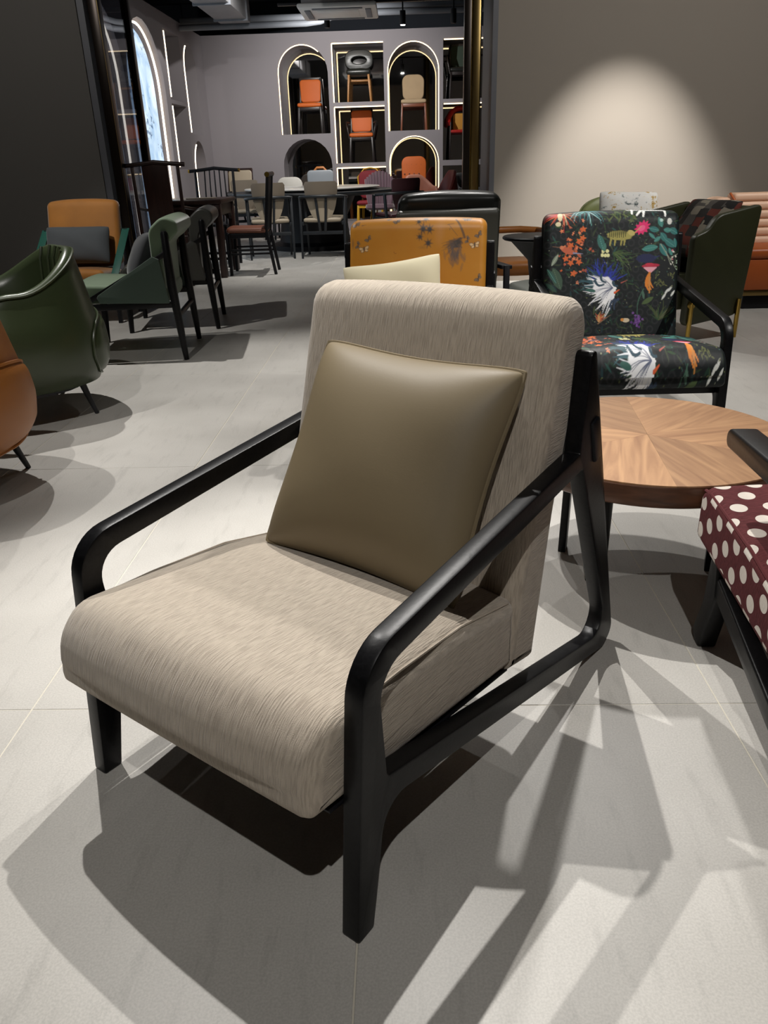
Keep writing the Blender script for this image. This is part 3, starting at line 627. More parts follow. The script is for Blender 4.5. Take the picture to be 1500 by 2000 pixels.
def split_side(me, cls, n):
    """cut one continuous side frame into its members without leaving a seam"""
    bm = bmesh.new(); bm.from_mesh(me)
    for co, no in (((0.095, 0, 0), (1, 0, 0)), ((0, 0, 0.40), (0, 0, 1)), ((0.727, 0, 0), (1, 0, -0.1)), ((0.925, 0, 0), (1, 0, 0))):
        bmesh.ops.bisect_plane(bm, geom=list(bm.verts) + list(bm.edges) + list(bm.faces), plane_co=co, plane_no=no)
    out = []
    for k in n:
        b2 = bm.copy(); bmesh.ops.delete(b2, geom=[f for f in b2.faces if cls(f.calc_center_median()) != k], context='FACES'); out.append((k, bm_mesh(b2)))
    bm.free(); return out
def side_cls(c):
    if c.x < 0.095 and c.z < 0.40: return 'front_leg'
    if c.z > 0.40 and c.x - 0.1 * c.z < 0.727: return 'armrest'
    if c.x < 0.925 and c.z < 0.305 - 0.25 * c.x: return 'side_rail'
    return 'rear_leg'
SIDE_PARTS = split_side(prism_mesh([FR_OUT, FR_IN], TH, 0.004), side_cls, ('front_leg', 'armrest', 'side_rail', 'rear_leg'))
for _, me in SIDE_PARTS: me.materials.append(MT['black'])

def lounge(name, label, loc, yaw, m_seat, m_back, n=110, nt=40, ps=None, pb=None, ns=None, ds=None, db=None):
    t = thing(name, label, 'armchair', loc, yaw, 'low lounge armchairs with black wooden side frames')
    for y in (TH / 2, WCH - TH / 2):
        for k, me in SIDE_PARTS: obj(k, me, None, t, (0, y, 0), smooth=False)
    box('front_rail', (0.052, TH, 0.205), (0.082, WCH - TH, 0.258), MT['black'], t)
    box('rear_rail', (-0.016, -0.006, -0.046), (0.016, WCH + 0.006, 0.046), MT['black_plain'], t, loc=(0.785, 0, 0.578), rot=(0, R(-19), 0))
    top = lambda p: 1.0 if p[1] > 0.30 else 0.1
    loft('seat_cushion', SEAT, TH + 0.0006, WCH - TH - 0.0006, m_seat, t, r=0.024, crown=0.020, n=ns or n, nt=nt, paint=ps, pw=top, dense=ds)
    prism('bounce_block_sheet', [[(0.0, 0.2470), (0.53, 0.1750), (0.53, 0.1715), (0.0, 0.2435)]], WCH - 2 * TH - 0.01, MT['black_plain'], t, 0.0, 'y', (0, WCH / 2, 0))  # black sheet added under the seat to cut bounce and deepen its shadow
    loft('back_cushion', BACK, TH + 0.0006, WCH - TH - 0.0006, m_back, t, r=0.030, crown=0.010, n=n, nt=nt, paint=pb, dense=db)
    return t
main = lounge('lounge_armchair', 'large beige ridged-fabric lounge armchair with black wooden frame in the foreground', (-0.0851, 0.7984, 0), R(54.873), MT['beige'], MT['beige'])
main_seat = [c for c in main.children if c.name.startswith('seat_cushion')][0]
# seam piping of the main chair's seat
for y in (TH + 0.010, WCH - TH - 0.010):
    tube('seam', [(p[0], y, p[1] + 0.004) for p in ((0.53, 0.318), (0.36, 0.357), (0.18, 0.373), (0.06, 0.377))], 0.0022, MT['beige'], main_seat, 6)
MT['floral'] = print_mat('dark_botanical_velvet', 0.55, 0.0)
MT['mustard'] = print_mat('mustard_butterfly_leather', 0.45)
fl_b = lambda u, v, V: floral(315 + (0.63 - u) * 1252, 205 + (0.745 - v) * 1200)
fl_s = lambda u, v, V: floral(315 + (0.63 - u) * 1252, 325 + (v - 0.30) * 690)
SEATR = SEAT[9:] + SEAT[:9]
floral_chair = lounge('lounge_armchair', 'lounge armchair in dark velvet printed with plants and animals behind the round wooden table', (1.2651, 2.9856, 0), R(90.52), MT['floral'], MT['floral'], n=480, nt=300, ps=fl_s, pb=fl_b, ds=(0.12, 0.80), db=(0.10, 0.80))
mu_b = lambda u, v, V: mustard(95 + (0.63 - u) * 2150, 75 + (0.73 - v) * 2000)
mustard_chair = lounge('lounge_armchair', 'mustard lounge armchair printed with butterflies and grey bamboo behind the beige one', (0.3083, 2.8348, 0), R(83.08), MT['mustard'], MT['mustard'], n=420, nt=270, ns=60, db=(0.30, 0.80), ps=lambda u, v, V: np.tile(np.array(C('#b57a28')), (len(u), 1)), pb=mu_b)

def throw(name, label, w_, h_, th, mat, loc, rot, pinch=0.1, pipe=None, seed=0, wr=0.0, part=None):
    """cushion whose local x is its width, y its height; rot = matrix"""
    t = thing(name, label, 'cushion', loc); t.rotation_euler = rot
    cv = obj('cover', pillow_mesh(w_, h_, th, 34, pinch, seed, wr), mat, t)
    if pipe is not None: obj('piping', tube_mesh(pillow_edge(w_ + 0.002, h_ + 0.002, pinch), 0.0042, 6, False, True), pipe, cv, smooth=False)
    return t
def face_rot(normal, roll=0.0):
    """rotation that turns a cushion's local z to normal with its local y as upright as it can be"""
    z = Vector(normal).normalized(); x = Vector((0, 0, 1)).cross(z).normalized(); y = z.cross(x)
    m = Matrix((x, y, z)).transposed() @ Matrix.Rotation(roll, 3, 'Z'); return m.to_euler()
def L2W(s, t, z, O=(-0.0851, 0.7984), yaw=R(54.873)):
    c, s_ = math.cos(yaw), math.sin(yaw); return (O[0] + c * s - s_ * t, O[1] + s_ * s + c * t, z)
dx, dy = math.cos(R(54.873)), math.sin(R(54.873)); ti = R(31)
throw('throw_pillow', 'khaki leather throw pillow with piped edges on the beige armchair', 0.480, 0.458, 0.16, MT['khaki'], L2W(0.520, 0.312, 0.550), face_rot((-dx * math.cos(ti), -dy * math.cos(ti), math.sin(ti)), R(-1.2)), 0.17, MT['khaki'], 2, 0.002)
MT['cream'] = M('cream_velvet', C('#d9cfae'), 0.7, var=0.04, sheen=0.3)
throw('throw_pillow', 'cream lumbar pillow on the mustard butterfly armchair', 0.43, 0.37, 0.13, MT['cream'], (-0.040, 3.305, 0.547), face_rot((-0.12, -0.86, 0.42), R(8)), 0.20, None, 4, 0.004)

# ------------------------------------------------------------------ polka-dot armchair at the right edge
MT['dots'] = dot_fabric('burgundy_polka_dot_chenille', C('#52282a'), C('#d3cac0'))
pk = thing('lounge_armchair', 'burgundy armchair with white polka dots and black frame at the right edge', 'armchair', (0.668, 1.640, 0), R(-93.6))
PSEAT = fillet([(0.48, 0.245, 0.02), (0.48, 0.37, 0.03), (0.30, 0.39, 0.2), (0.03, 0.402, 0.035), (-0.005, 0.375, 0.03), (-0.005, 0.265, 0.02)], 8)
loft('seat_cushion', PSEAT, 0.0, 0.62, MT['dots'], pk, r=0.02, crown=0.012, n=120, nt=40, pw=lambda p: 1.0 if p[1] > 0.3 else 0.0)
loft('back_cushion', BACK, 0.03, 0.59, MT['dots'], pk, r=0.03, crown=0.01)
tube('seam', [(0.47, 0.006, 0.366), (0.30, 0.006, 0.384), (0.05, 0.006, 0.392), (0.01, 0.006, 0.385)], 0.004, MT['dots'], pk, 6)
PL = fillet([(0.028, 0.0, 0.008), (0.005, 0.02, 0.01), (0.045, 0.12, 0.04), (0.055, 0.24, 0.01), (0.10, 0.245, 0.01), (0.115, 0.165, 0.03), (0.10, 0.12, 0.03), (0.062, 0.0, 0.008)], 6)
PRL = fillet([(0.105, 0.215, 0.01), (0.90, 0.045, 0.02), (0.90, 0.0, 0.02), (0.09, 0.165, 0.01)], 5)
PPO = fillet([(0.90, 0.0, 0.02), (0.96, 0.0, 0.03), (0.76, 0.74, 0.01), (0.72, 0.74, 0.01), (0.735, 0.53, 0.01)], 5)
PAR = fillet([(0.13, 0.535, 0.02), (0.13, 0.575, 0.02), (0.76, 0.60, 0.005), (0.76, 0.555, 0.005)], 5)
for y in (0.045, 0.575):
    for nm, po, d_, yo in (('front_leg', PL, 0.042, 0), ('side_rail', PRL, 0.036, 0), ('rear_leg', PPO, 0.036, 0), ('armrest', PAR, 0.055, -0.03 if y < 0.3 else 0.03)):
        prism(nm, [po], d_, MT['black'], pk, 0.006, 'y', (0, y + yo, 0), res=2)
box('front_rail', (0.06, 0.06, 0.19), (0.10, 0.56, 0.24), MT['black'], pk)

# ------------------------------------------------------------------ round walnut coffee table
tb_ = thing('coffee_table', 'round walnut coffee table with six veneer wedges and black legs', 'table', (0.66, 2.04, 0), R(24))
wal = []
for k in range(6):
    rot = k * math.pi / 3 + math.pi / 6 + (0.35 if k % 2 else -0.2)
    m, nt, b = base('walnut_veneer'); L = nt.links; b.inputs['Roughness'].default_value = 0.38; b.inputs['Specular IOR Level'].default_value = 0.4
    tc = nt.nodes.new('ShaderNodeTexCoord'); mp0 = nt.nodes.new('ShaderNodeMapping'); mp0.inputs['Rotation'].default_value = (0, 0, -rot); mp0.inputs['Location'].default_value = (k * 0.7, k * 1.3, 0); mp = nt.nodes.new('ShaderNodeMapping'); mp.inputs['Scale'].default_value = (2.2, 26, 4)
    L.new(tc.outputs['Object'], mp0.inputs[0]); L.new(mp0.outputs[0], mp.inputs[0]); nz = nt.nodes.new('ShaderNodeTexNoise'); nz.inputs['Scale'].default_value = 1.6; nz.inputs['Detail'].default_value = 7; nz.inputs['Distortion'].default_value = 0.9; L.new(mp.outputs[0], nz.inputs[0])
    cr = nt.nodes.new('ShaderNodeValToRGB'); e = cr.color_ramp.elements; e[0].position = 0.28; e[1].position = 0.72; dk = 0.80 if k % 3 == 1 else 1.0
    e[0].color = (*C('#946b4b', dk), 1); e[1].color = (*C('#bf946b', dk), 1); L.new(nz.outputs[0], cr.inputs[0]); L.new(cr.outputs[0], b.inputs['Base Color'])
    a0 = k * math.pi / 3; pl = [(0.0005 * math.cos(a0 + math.pi / 6), 0.0005 * math.sin(a0 + math.pi / 6))] + [(0.374 * math.cos(a0 + math.pi / 3 * i / 14), 0.374 * math.sin(a0 + math.pi / 3 * i / 14)) for i in range(15)]
    prism('veneer_panel', [pl], 0.004, m, tb_, 0.0, 'z', (0, 0, 0.378))
MT['walnut'] = wood('walnut_edge', C('#6b4630'), C('#4a2e1f'), (3, 3, 20), 0.4)
lathe('table_rim', [(0.30, 0.318), (0.362, 0.318), (0.372, 0.326), (0.376, 0.34), (0.376, 0.374), (0.3735, 0.3765), (0.30, 0.3765)], MT['walnut'], tb_, n=96)
lathe('apron', [(0.0, 0.30), (0.27, 0.30), (0.27, 0.318), (0.0, 0.318)], MT['black_plain'], tb_, n=48)
for a in (162 - 24, -20 - 24, 225 - 24):
    ca, sa = math.cos(R(a)), math.sin(R(a)); bar('leg', (0.205 * ca, 0.205 * sa, 0), (0.20 * ca, 0.20 * sa, 0.31), 0.05, 0.022, MT['black'], tb_, side=(ca, sa, 0))

# ------------------------------------------------------------------ left: tub chairs
def sup(phi, a, b, e=2.5):
    c, s = math.cos(phi), math.sin(phi); r = (abs(c / a) ** e + abs(s / b) ** e) ** (-1 / e); return r * c, r * s
def sm(x): x = max(0.0, min(1.0, x)); return x * x * (3 - 2 * x)
def tub(name, label, loc, yaw, mat, pipe, leg, hb=0.77, hs=0.56, hf=0.43, a=0.40, b=0.38, cat='armchair', bustle=True, legs=True, z0=0.15, group=None, tuft=True):
    """tub armchair; local +x is its back"""
    t = thing(name, label, cat, loc, yaw, group)
    NP = 72
    def H(phi):
        q = abs(phi) / math.pi   # 0 back .. 1 front
        return hb + (hs - hb) * sm((q - 0.10) / 0.40) + (hf - hs) * sm((q - 0.55) / 0.40)
    V = []; F = []; rings = []
    for k in range(NP):
        phi = -math.pi + 2 * math.pi * k / NP; h = H(phi)
        prof = [(0.80, z0), (0.90, z0 + 0.012), (0.975, z0 + 0.09), (1.0, z0 + 0.17), (0.985, z0 + 0.27)]
        for q in (0.35, 0.6, 0.85): prof.append((0.985 - 0.15 * q, z0 + 0.27 + (h - 0.03 - z0 - 0.27) * q if h > z0 + 0.33 else z0 + 0.27 + 0.01 * q))
        rt = 0.83 if h > z0 + 0.33 else 0.93
        prof += [(rt - 0.005, h - 0.012), (rt - 0.03, h), (rt - 0.075, h + 0.004), (rt - 0.12, h - 0.008), (rt - 0.16, h - 0.05), (rt - 0.20, min(h - 0.08, 0.5)), (rt - 0.25, 0.38), (0.0, 0.38)]
        row = []
        for r, z in prof:
            x, y = sup(phi, a, b); lean = 0.0
            row.append((x * r, y * r, z))
        rings.append(row)
    m = len(rings[0]); V = [v for row in rings for v in row]
    for k in range(NP):
        for i in range(m - 1):
            p, q = k * m, ((k + 1) % NP) * m; F.append((p + i, q + i, q + i + 1, p + i + 1))
    F.append(tuple((NP - 1 - k) * m for k in range(NP)))
    me = mesh(V, F); bm = bmesh.new(); bm.from_mesh(me); bmesh.ops.remove_doubles(bm, verts=bm.verts, dist=1e-4); bmesh.ops.recalc_face_normals(bm, faces=bm.faces); me = bm_mesh(bm, 75)
    shell = obj('shell', me, mat, t, smooth=False)
    rim = [Vector(rings[k][8]) * 1.0 for k in range(NP)]
    tube('piping', [(p.x * 1.012, p.y * 1.012, p.z + 0.004) for p in rim], 0.006, pipe, shell, 6, closed=True)
    sc = [(0.0, 0.36)] ; 
    pl = [sup(2 * math.pi * k / 40, a * 0.60, b * 0.60) for k in range(40)]
    prism('seat_cushion', [[(p[0] - 0.05, p[1]) for p in pl]], 0.12, mat, t, 0.03, 'z', (0, 0, 0.405), res=3)
    if tuft:
        for q in (-0.5, -0.25, 0.0, 0.25, 0.5):
            phi = q; x, y = sup(phi, a, b); h = H(phi); tube('back_channel', [(x * 0.58, y * 0.58, 0.46), (x * 0.62, y * 0.62, 0.56), (x * 0.66, y * 0.66, h - 0.05), (x * 0.71, y * 0.71, h + 0.002)], 0.007, mat, t, 6)
    if bustle:
        Vb = []; Fb = []; nu, nv = 26, 14; edge = []
        for i in range(nv):
            for j in range(nu):
                u = -1 + 2 * j / (nu - 1); v = -1 + 2 * i / (nv - 1); uu = u * math.sqrt(1 - 0.35 * v * v); vv = v * math.sqrt(1 - 0.45 * u * u)
                phi = uu * 0.85; z = z0 + 0.165 + vv * 0.155; x, y = sup(phi, a, b); zz = z - z0
                rb = np.interp(zz, [0, 0.012, 0.09, 0.17, 0.27, 0.4], [0.80, 0.90, 0.975, 1.0, 0.985, 0.94])
                f = max(0, (1 - u ** 4) * (1 - v ** 4)) ** 0.5; k = rb + (-0.01 + 0.075 * f) * 1.0; Vb.append((x * k, y * k, z))
        for i in range(nv - 1):
            for j in range(nu - 1): p = i * nu + j; Fb.append((p, p + 1, p + nu + 1, p + nu))
        lbp = obj('lower_back_panel', mesh(Vb, Fb), mat, t)
        e = [Vb[j] for j in range(nu)] + [Vb[i * nu + nu - 1] for i in range(1, nv)] + [Vb[(nv - 1) * nu + j] for j in range(nu - 2, -1, -1)] + [Vb[i * nu] for i in range(nv - 2, 0, -1)]
        tube('piping', [(x * 1.02, y * 1.02, z) for x, y, z in e], 0.006, pipe, lbp, 6, closed=True)
    if legs:
        lathe('base_plate', [(0.0, z0 - 0.014), (0.30, z0 - 0.014), (0.31, z0 + 0.004), (0.0, z0 + 0.004)], leg, t, n=36)
        for sx, sy in ((1, 1), (1, -1), (-1, 1), (-1, -1)):
            tube('leg', [(0.22 * sx, 0.22 * sy, z0), (0.255 * sx, 0.255 * sy, 0.0)], [0.017, 0.010], leg, t, 12)
    return t
MT['green_l'] = M('bottle_green_leather', C('#39432c'), 0.32, spec=0.5, var=0.10, vs=5, bump=0.05, bs=200)
MT['tan_l'] = M('tan_leather', C('#a5672c'), 0.42, spec=0.4, var=0.07, vs=5, bump=0.04, bs=200)
MT['leg_dark'] = M('charcoal_powder_coat', C('#26282c'), 0.5)
tub('tub_chair', 'glossy bottle-green leather tub chair with piped seams on thin dark legs', (-1.87, 3.66, 0), R(40), MT['green_l'], MT['green_l'], MT['leg_dark'], hb=0.76, hs=0.60, group='leather tub chairs at the left edge')
tub('tub_chair', 'tan brown leather tub chair cut off by the left edge', (-1.81, 2.67, 0), R(-8), MT['tan_l'], MT['tan_l'], MT['leg_dark'], hb=0.76, hs=0.62, group='leather tub chairs at the left edge')

# ------------------------------------------------------------------ left: sling chairs with rolled backs
def sling(name, label, loc, yaw, m_seat, m_roll, m_panel, depth=0.62, width=0.64, group=None):
    """local +x is the back, origin at the near rear foot, y to the far side"""
    t = thing(name, label, 'armchair', loc, yaw, group)
    for y in (0, width):
        tube('rear_leg', [(0.0, y, 0), (-0.012, y, 0.18), (-0.03, y, 0.45), (-0.035, y, 0.74), (-0.035, y, 0.752)], [0.016, 0.022, 0.027, 0.021, 0.014], MT['black'], t, 14)
        tube('front_leg', [(-depth, y, 0), (-depth + 0.01, y, 0.2), (-depth + 0.02, y, 0.35)], [0.017, 0.022, 0.025], MT['black'], t, 12)
        bar('seat_rail', (-depth, y, 0.335), (-0.02, y, 0.335), 0.035, 0.026, MT['black'], t)
        bar('arm_bar', (-depth + 0.03, y, 0.34), (-0.03, y, 0.635), 0.03, 0.022, MT['black'], t)
        s = 1 if y == 0 else -1
        prism('side_panel', [fillet([(-0.05, 0.345, 0.01), (-0.46, 0.36, 0.02), (-0.475, 0.40, 0.02), (-0.12, 0.615, 0.01), (-0.085, 0.60, 0.01)], 4)], 0.014, m_panel, t, 0.004, 'y', (0, y - s * 0.014 if False else y - s * 0.018, 0))
    tube('stretcher', [(-0.02, 0, 0.26), (-0.02, width, 0.26)], 0.017, MT['black'], t, 10)
    tube('stretcher', [(-depth, 0, 0.25), (-depth, width, 0.25)], 0.015, MT['black'], t, 10)
    loft('seat_cushion', fillet([(-0.06, 0.345, 0.02), (-0.06, 0.43, 0.03), (-depth + 0.02, 0.465, 0.04), (-depth - 0.03, 0.42, 0.03), (-depth - 0.02, 0.355, 0.02)], 5), 0.03, width - 0.03, m_seat, t, r=0.02, crown=0.01, n=60, nt=22)
    loft('back_cushion', fillet([(-0.075, 0.36, 0.02), (-0.065, 0.66, 0.05), (-0.005, 0.70, 0.02), (0.042, 0.745, 0.03), (0.042, 0.80, 0.05), (-0.04, 0.835, 0.09), (-0.13, 0.76, 0.08), (-0.135, 0.36, 0.02)], 7), 0.018, width - 0.018, m_roll, t, r=0.015, crown=0.004, n=90, nt=22)
    return t
MT['velvet_g'] = M('moss_green_velvet', C('#5d6f57'), 0.75, var=0.12, vs=9, sheen=0.5)
MT['velvet_gd'] = M('deep_green_suede', C('#35443a'), 0.8, var=0.08, sheen=0.2)
MT['char_l'] = M('charcoal_leather', C('#3c3c38'), 0.4, var=0.08)
MT['grey_v'] = M('slate_grey_velvet', C('#474b4e'), 0.8, var=0.10, sheen=0.4, bump=0.05, bs=300)
MT['grey_vd'] = M('charcoal_velvet', C('#2f3134'), 0.8, var=0.10, sheen=0.4)
g_ = 'sling armchairs with rolled headrests and black legs'
sling('sling_armchair', 'green velvet sling armchair with rolled headrest and tapered black legs', (-1.354, 4.746, 0), R(6.6), MT['velvet_g'], MT['velvet_g'], MT['velvet_gd'], group=g_)
sling('sling_armchair', 'charcoal leather sling armchair standing just behind the green velvet one', (-1.366, 5.72, 0), R(8), MT['char_l'], MT['char_l'], MT['char_l'], width=0.61, group=g_)
throw('throw_pillow', 'charcoal velvet cushion on the green velvet sling armchair', 0.44, 0.32, 0.17, MT['grey_vd'], (-1.61, 5.02, 0.585), face_rot((-0.85, -0.15, 0.45), R(4)), 0.10, None, 6, 0.004)

# ------------------------------------------------------------------ left: rust velvet armchair
MT['rust'] = M('rust_orange_velvet', C('#a06722'), 0.7, var=0.35, vs=5, sheen=0.6)
MT['green_strap'] = M('green_leather_strap', C('#23564a'), 0.45)
rc = thing('velvet_armchair', 'rust orange velvet armchair with green strap arms by the dark wall', 'armchair', (-2.52, 6.05, 0), R(90))
loft('back_cushion', fillet([(0.30, 0.40, 0.03), (0.44, 0.86, 0.04), (0.52, 0.87, 0.04), (0.42, 0.40, 0.03)], 5), -0.285, 0.285, MT['rust'], rc, r=0.04, crown=0.02, n=60, nt=24)
loft('seat_cushion', fillet([(-0.06, 0.33, 0.03), (-0.08, 0.40, 0.04), (0.36, 0.37, 0.02), (0.36, 0.28, 0.02)], 5), -0.27, 0.27, MT['rust'], rc, r=0.03, crown=0.02, n=60, nt=24)
for y in (-0.32, 0.32):
    bar('front_leg', (0.0, y, 0), (0.02, y, 0.34), 0.026, 0.03, MT['black_plain'], rc); bar('rear_leg', (0.50, y, 0), (0.44, y, 0.66), 0.026, 0.03, MT['black_plain'], rc)
    bar('seat_rail', (0.0, y, 0.30), (0.48, y, 0.27), 0.04, 0.026, MT['black_plain'], rc)
    bar('arm_strap', (0.0, y, 0.33), (0.44, y, 0.66), 0.006, 0.06, MT['green_strap'], rc)
box('front_rail', (-0.02, -0.32, 0.27), (0.02, 0.32, 0.32), MT['black_plain'], rc); box('rear_rail', (0.43, -0.33, 0.62), (0.46, 0.33, 0.66), MT['black_plain'], rc)
throw('throw_pillow', 'slate grey velvet cushion on the rust orange armchair', 0.50, 0.29, 0.15, MT['grey_v'], (-2.52, 6.285, 0.56), face_rot((0.05, -0.92, 0.38), R(-1)), 0.10, None, 8, 0.004)

# ------------------------------------------------------------------ right side of the lounge
MT['olive_d'] = M('dark_olive_leather', C('#343620'), 0.45, var=0.05)
MT['olive'] = M('sage_green_leather', C('#7f8656'), 0.45, var=0.05)
wg = thing('wing_chair', 'dark olive leather wing chair with brass legs behind the floral armchair', 'armchair', (1.72, 4.86, 0), R(24))
WP = fillet([(0.0, 0.10, 0.04), (0.44, 0.14, 0.08), (0.50, 0.79, 0.03), (0.30, 0.76, 0.10), (0.16, 0.74, 0.12), (0.10, 0.66, 0.10), (0.0, 0.63, 0.04)], 6)
for y in (0.03, 0.62): prism('side_panel', [WP], 0.05, MT['olive_d'], wg, 0.012, 'y', (0, y, 0), res=2)
loft('back_panel', fillet([(0.40, 0.14, 0.03), (0.44, 0.77, 0.03), (0.52, 0.78, 0.03), (0.48, 0.14, 0.03)], 4), 0.05, 0.60, MT['olive_d'], wg, r=0.02, n=50, nt=18)
loft('seat_cushion', fillet([(-0.04, 0.20, 0.03), (-0.05, 0.38, 0.05), (0.42, 0.36, 0.02), (0.42, 0.18, 0.02)], 5), 0.06, 0.59, MT['olive_d'], wg, r=0.03, crown=0.01, n=50, nt=18)
for x, y in ((0.03, -0.005), (0.41, -0.005), (0.03, 0.655), (0.41, 0.655)): tube('leg', [(x, y, 0), (x, y, 0.24)], 0.014, MT['gold'], wg, 10)
obj('bracket', lathe_mesh([(0.0, -0.006), (0.028, -0.006), (0.028, 0.0), (0.010, 0.002), (0.008, 0.008), (0.0, 0.008)], 20), MT['gold'], wg, (0.03, -0.008, 0.235), (R(90), 0, 0), smooth=False)
def plaid():
    m, nt, b = base('dark_plaid_wool'); L = nt.links; tc = nt.nodes.new('ShaderNodeTexCoord'); vo = nt.nodes.new('ShaderNodeTexVoronoi'); vo.distance = 'CHEBYCHEV'; vo.inputs['Scale'].default_value = 14; vo.inputs['Randomness'].default_value = 0.4; L.new(tc.outputs['Object'], vo.inputs[0])
    cr = nt.nodes.new('ShaderNodeValToRGB'); cr.color_ramp.interpolation = 'CONSTANT'; e = cr.color_ramp.elements; e[0].color = (*C('#2b2622'), 1); e[1].position = 0.75; e[1].color = (*C('#8e8676'), 1)
    for p, h in ((0.3, '#55504a'), (0.5, '#1d1b19'), (0.62, '#6a2f22')): q = e.new(p); q.color = (*C(h), 1)
    sp = nt.nodes.new('ShaderNodeSeparateColor'); L.new(vo.outputs['Color'], sp.inputs[0]); L.new(sp.outputs[0], cr.inputs[0]); L.new(cr.outputs[0], b.inputs['Base Color']); b.inputs['Roughness'].default_value = 0.9
    return m
throw('throw_pillow', 'dark plaid cushion tucked over the olive wing chair', 0.44, 0.42, 0.12, plaid(), (1.885, 5.285, 0.64), face_rot((-0.73, -0.33, 0.6), R(0)), 0.08, None, 9, 0.004)
sf = thing('channel_sofa', 'peach channel-tufted sofa with orange leather seat at the right edge', 'sofa', (2.50, 5.95, 0))
MT['peach'] = M('peach_leather', C('#d7b094'), 0.5, var=0.04); MT['orange_l'] = M('burnt_orange_leather', C('#a9531f'), 0.45, var=0.05)
for i in range(6):
    z = 0.42 + i * 0.062; yy = 0.40 + i * 0.012
    bm = bmesh.new(); box_bm(bm, (0.02, yy, z), (1.75, yy + 0.16, z + 0.061), 0.022, 3); obj('back_channel', bm_mesh(bm, 60), MT['peach'], sf, smooth=False)
tube('piping', [(0.05, 0.395, 0.42), (0.03, 0.41, 0.6), (0.02, 0.44, 0.74), (0.0, 0.50, 0.79)], 0.009, MT['orange_l'], sf, 8)
loft('back_side', fillet([(0.0, 0.40, 0.02), (0.0, 0.77, 0.05), (-0.16, 0.76, 0.06), (-0.12, 0.40, 0.02)], 5), 0.42, 0.64, MT['peach'], sf, r=0.03, n=50, nt=18)
bm = bmesh.new(); box_bm(bm, (-0.02, 0.0, 0.36), (1.8, 0.5, 0.435), 0.025, 3); obj('seat_cushion', bm_mesh(bm, 60), MT['orange_l'], sf, smooth=False)
box('base', (0.0, 0.01, 0.14), (1.78, 0.62, 0.36), MT['orange_l'], sf, 0.01); box('plinth_band', (0.0, 0.015, 0.10), (1.78, 0.61, 0.14), MT['brass'], sf, 0.003); box('plinth', (0.03, 0.05, 0.0), (1.75, 0.6, 0.10), MT['black_plain'], sf, 0.003)
tub('tub_chair', 'sage green leather tub chair behind the floral armchair', (1.57, 5.95, 0), R(92), MT['olive'], MT['olive'], MT['leg_dark'], hb=0.80, hs=0.66, hf=0.45, a=0.36, b=0.36, bustle=False, tuft=False)
def marbled():
    m, nt, b = base('white_gold_marbled_fabric'); L = nt.links; tc = nt.nodes.new('ShaderNodeTexCoord'); nz = nt.nodes.new('ShaderNodeTexNoise'); nz.inputs['Scale'].default_value = 9; nz.inputs['Detail'].default_value = 9; nz.inputs['Roughness'].default_value = 0.75; L.new(tc.outputs['Object'], nz.inputs[0])
    cr = nt.nodes.new('ShaderNodeValToRGB'); e = cr.color_ramp.elements; e[0].position = 0.36; e[0].color = (*C('#a97b1c'), 1); e[1].position = 0.66; e[1].color = (*C('#38474c'), 1)
    for p, h in ((0.42, '#c7a55a'), (0.46, '#f2efe8'), (0.58, '#f4f2ee'), (0.62, '#9aa09c')): q = e.new(p); q.color = (*C(h), 1)
    L.new(nz.outputs[0], cr.inputs[0]); L.new(cr.outputs[0], b.inputs['Base Color']); b.inputs['Roughness'].default_value = 0.8; return m
throw('throw_pillow', 'white and gold marbled cushion on the sage green tub chair', 0.42, 0.40, 0.12, marbled(), (1.60, 5.93, 0.66), face_rot((-0.03, -0.92, 0.38), R(-2)), 0.08, None, 3, 0.003)
# black leather lounge chair seen from behind, with a side table and a tan armchair beyond
MT['black_l'] = M('black_leather', C('#1c1e1c'), 0.35, var=0.10, vs=8, bump=0.10, bs=25)
MT['grey_l'] = M('grey_green_leather', C('#4b4b44'), 0.4, var=0.05)
bl = thing('lounge_chair', 'black leather lounge chair with overstuffed back cushion seen from behind', 'armchair', (0.24, 4.50, 0), R(-84))
loft('back_shell', fillet([(0.0, 0.30, 0.02), (0.05, 0.835, 0.02), (0.025, 0.845, 0.01), (-0.03, 0.30, 0.02)], 4), -0.28, 0.28, MT['grey_l'], bl, r=0.02, n=50, nt=18)
loft('back_cushion', fillet([(-0.03, 0.42, 0.05), (-0.005, 0.84, 0.03), (0.01, 0.905, 0.05), (-0.10, 0.915, 0.06), (-0.20, 0.82, 0.05), (-0.22, 0.60, 0.10), (-0.17, 0.42, 0.05)], 6), -0.26, 0.30, MT['black_l'], bl, r=0.05, crown=0.02, n=70, nt=24)
loft('seat_cushion', fillet([(0.0, 0.28, 0.03), (0.0, 0.42, 0.04), (-0.62, 0.44, 0.05), (-0.62, 0.30, 0.04)], 5), -0.28, 0.30, MT['black_l'], bl, r=0.04, crown=0.02, n=60, nt=22)
for y in (-0.32, 0.33):
    bar('armrest', (0.04, y, 0.53), (-0.62, y, 0.50), 0.02, 0.06, MT['black_plain'], bl); bar('front_leg', (-0.60, y, 0), (-0.58, y, 0.50), 0.035, 0.03, MT['black_plain'], bl); bar('rear_leg', (0.06, y, 0), (0.03, y, 0.54), 0.035, 0.03, MT['black_plain'], bl)
    bar('seat_rail', (0.05, y, 0.27), (-0.60, y, 0.27), 0.04, 0.026, MT['black_plain'], bl)
st_ = thing('side_table', 'round black side table with conical base beside the floral armchair', 'table', (0.87, 5.25, 0))
lathe('table_top', [(0.0, 0.605), (0.225, 0.605), (0.235, 0.612), (0.235, 0.622), (0.228, 0.628), (0.0, 0.628)], MT['black_plain'], st_, n=48)
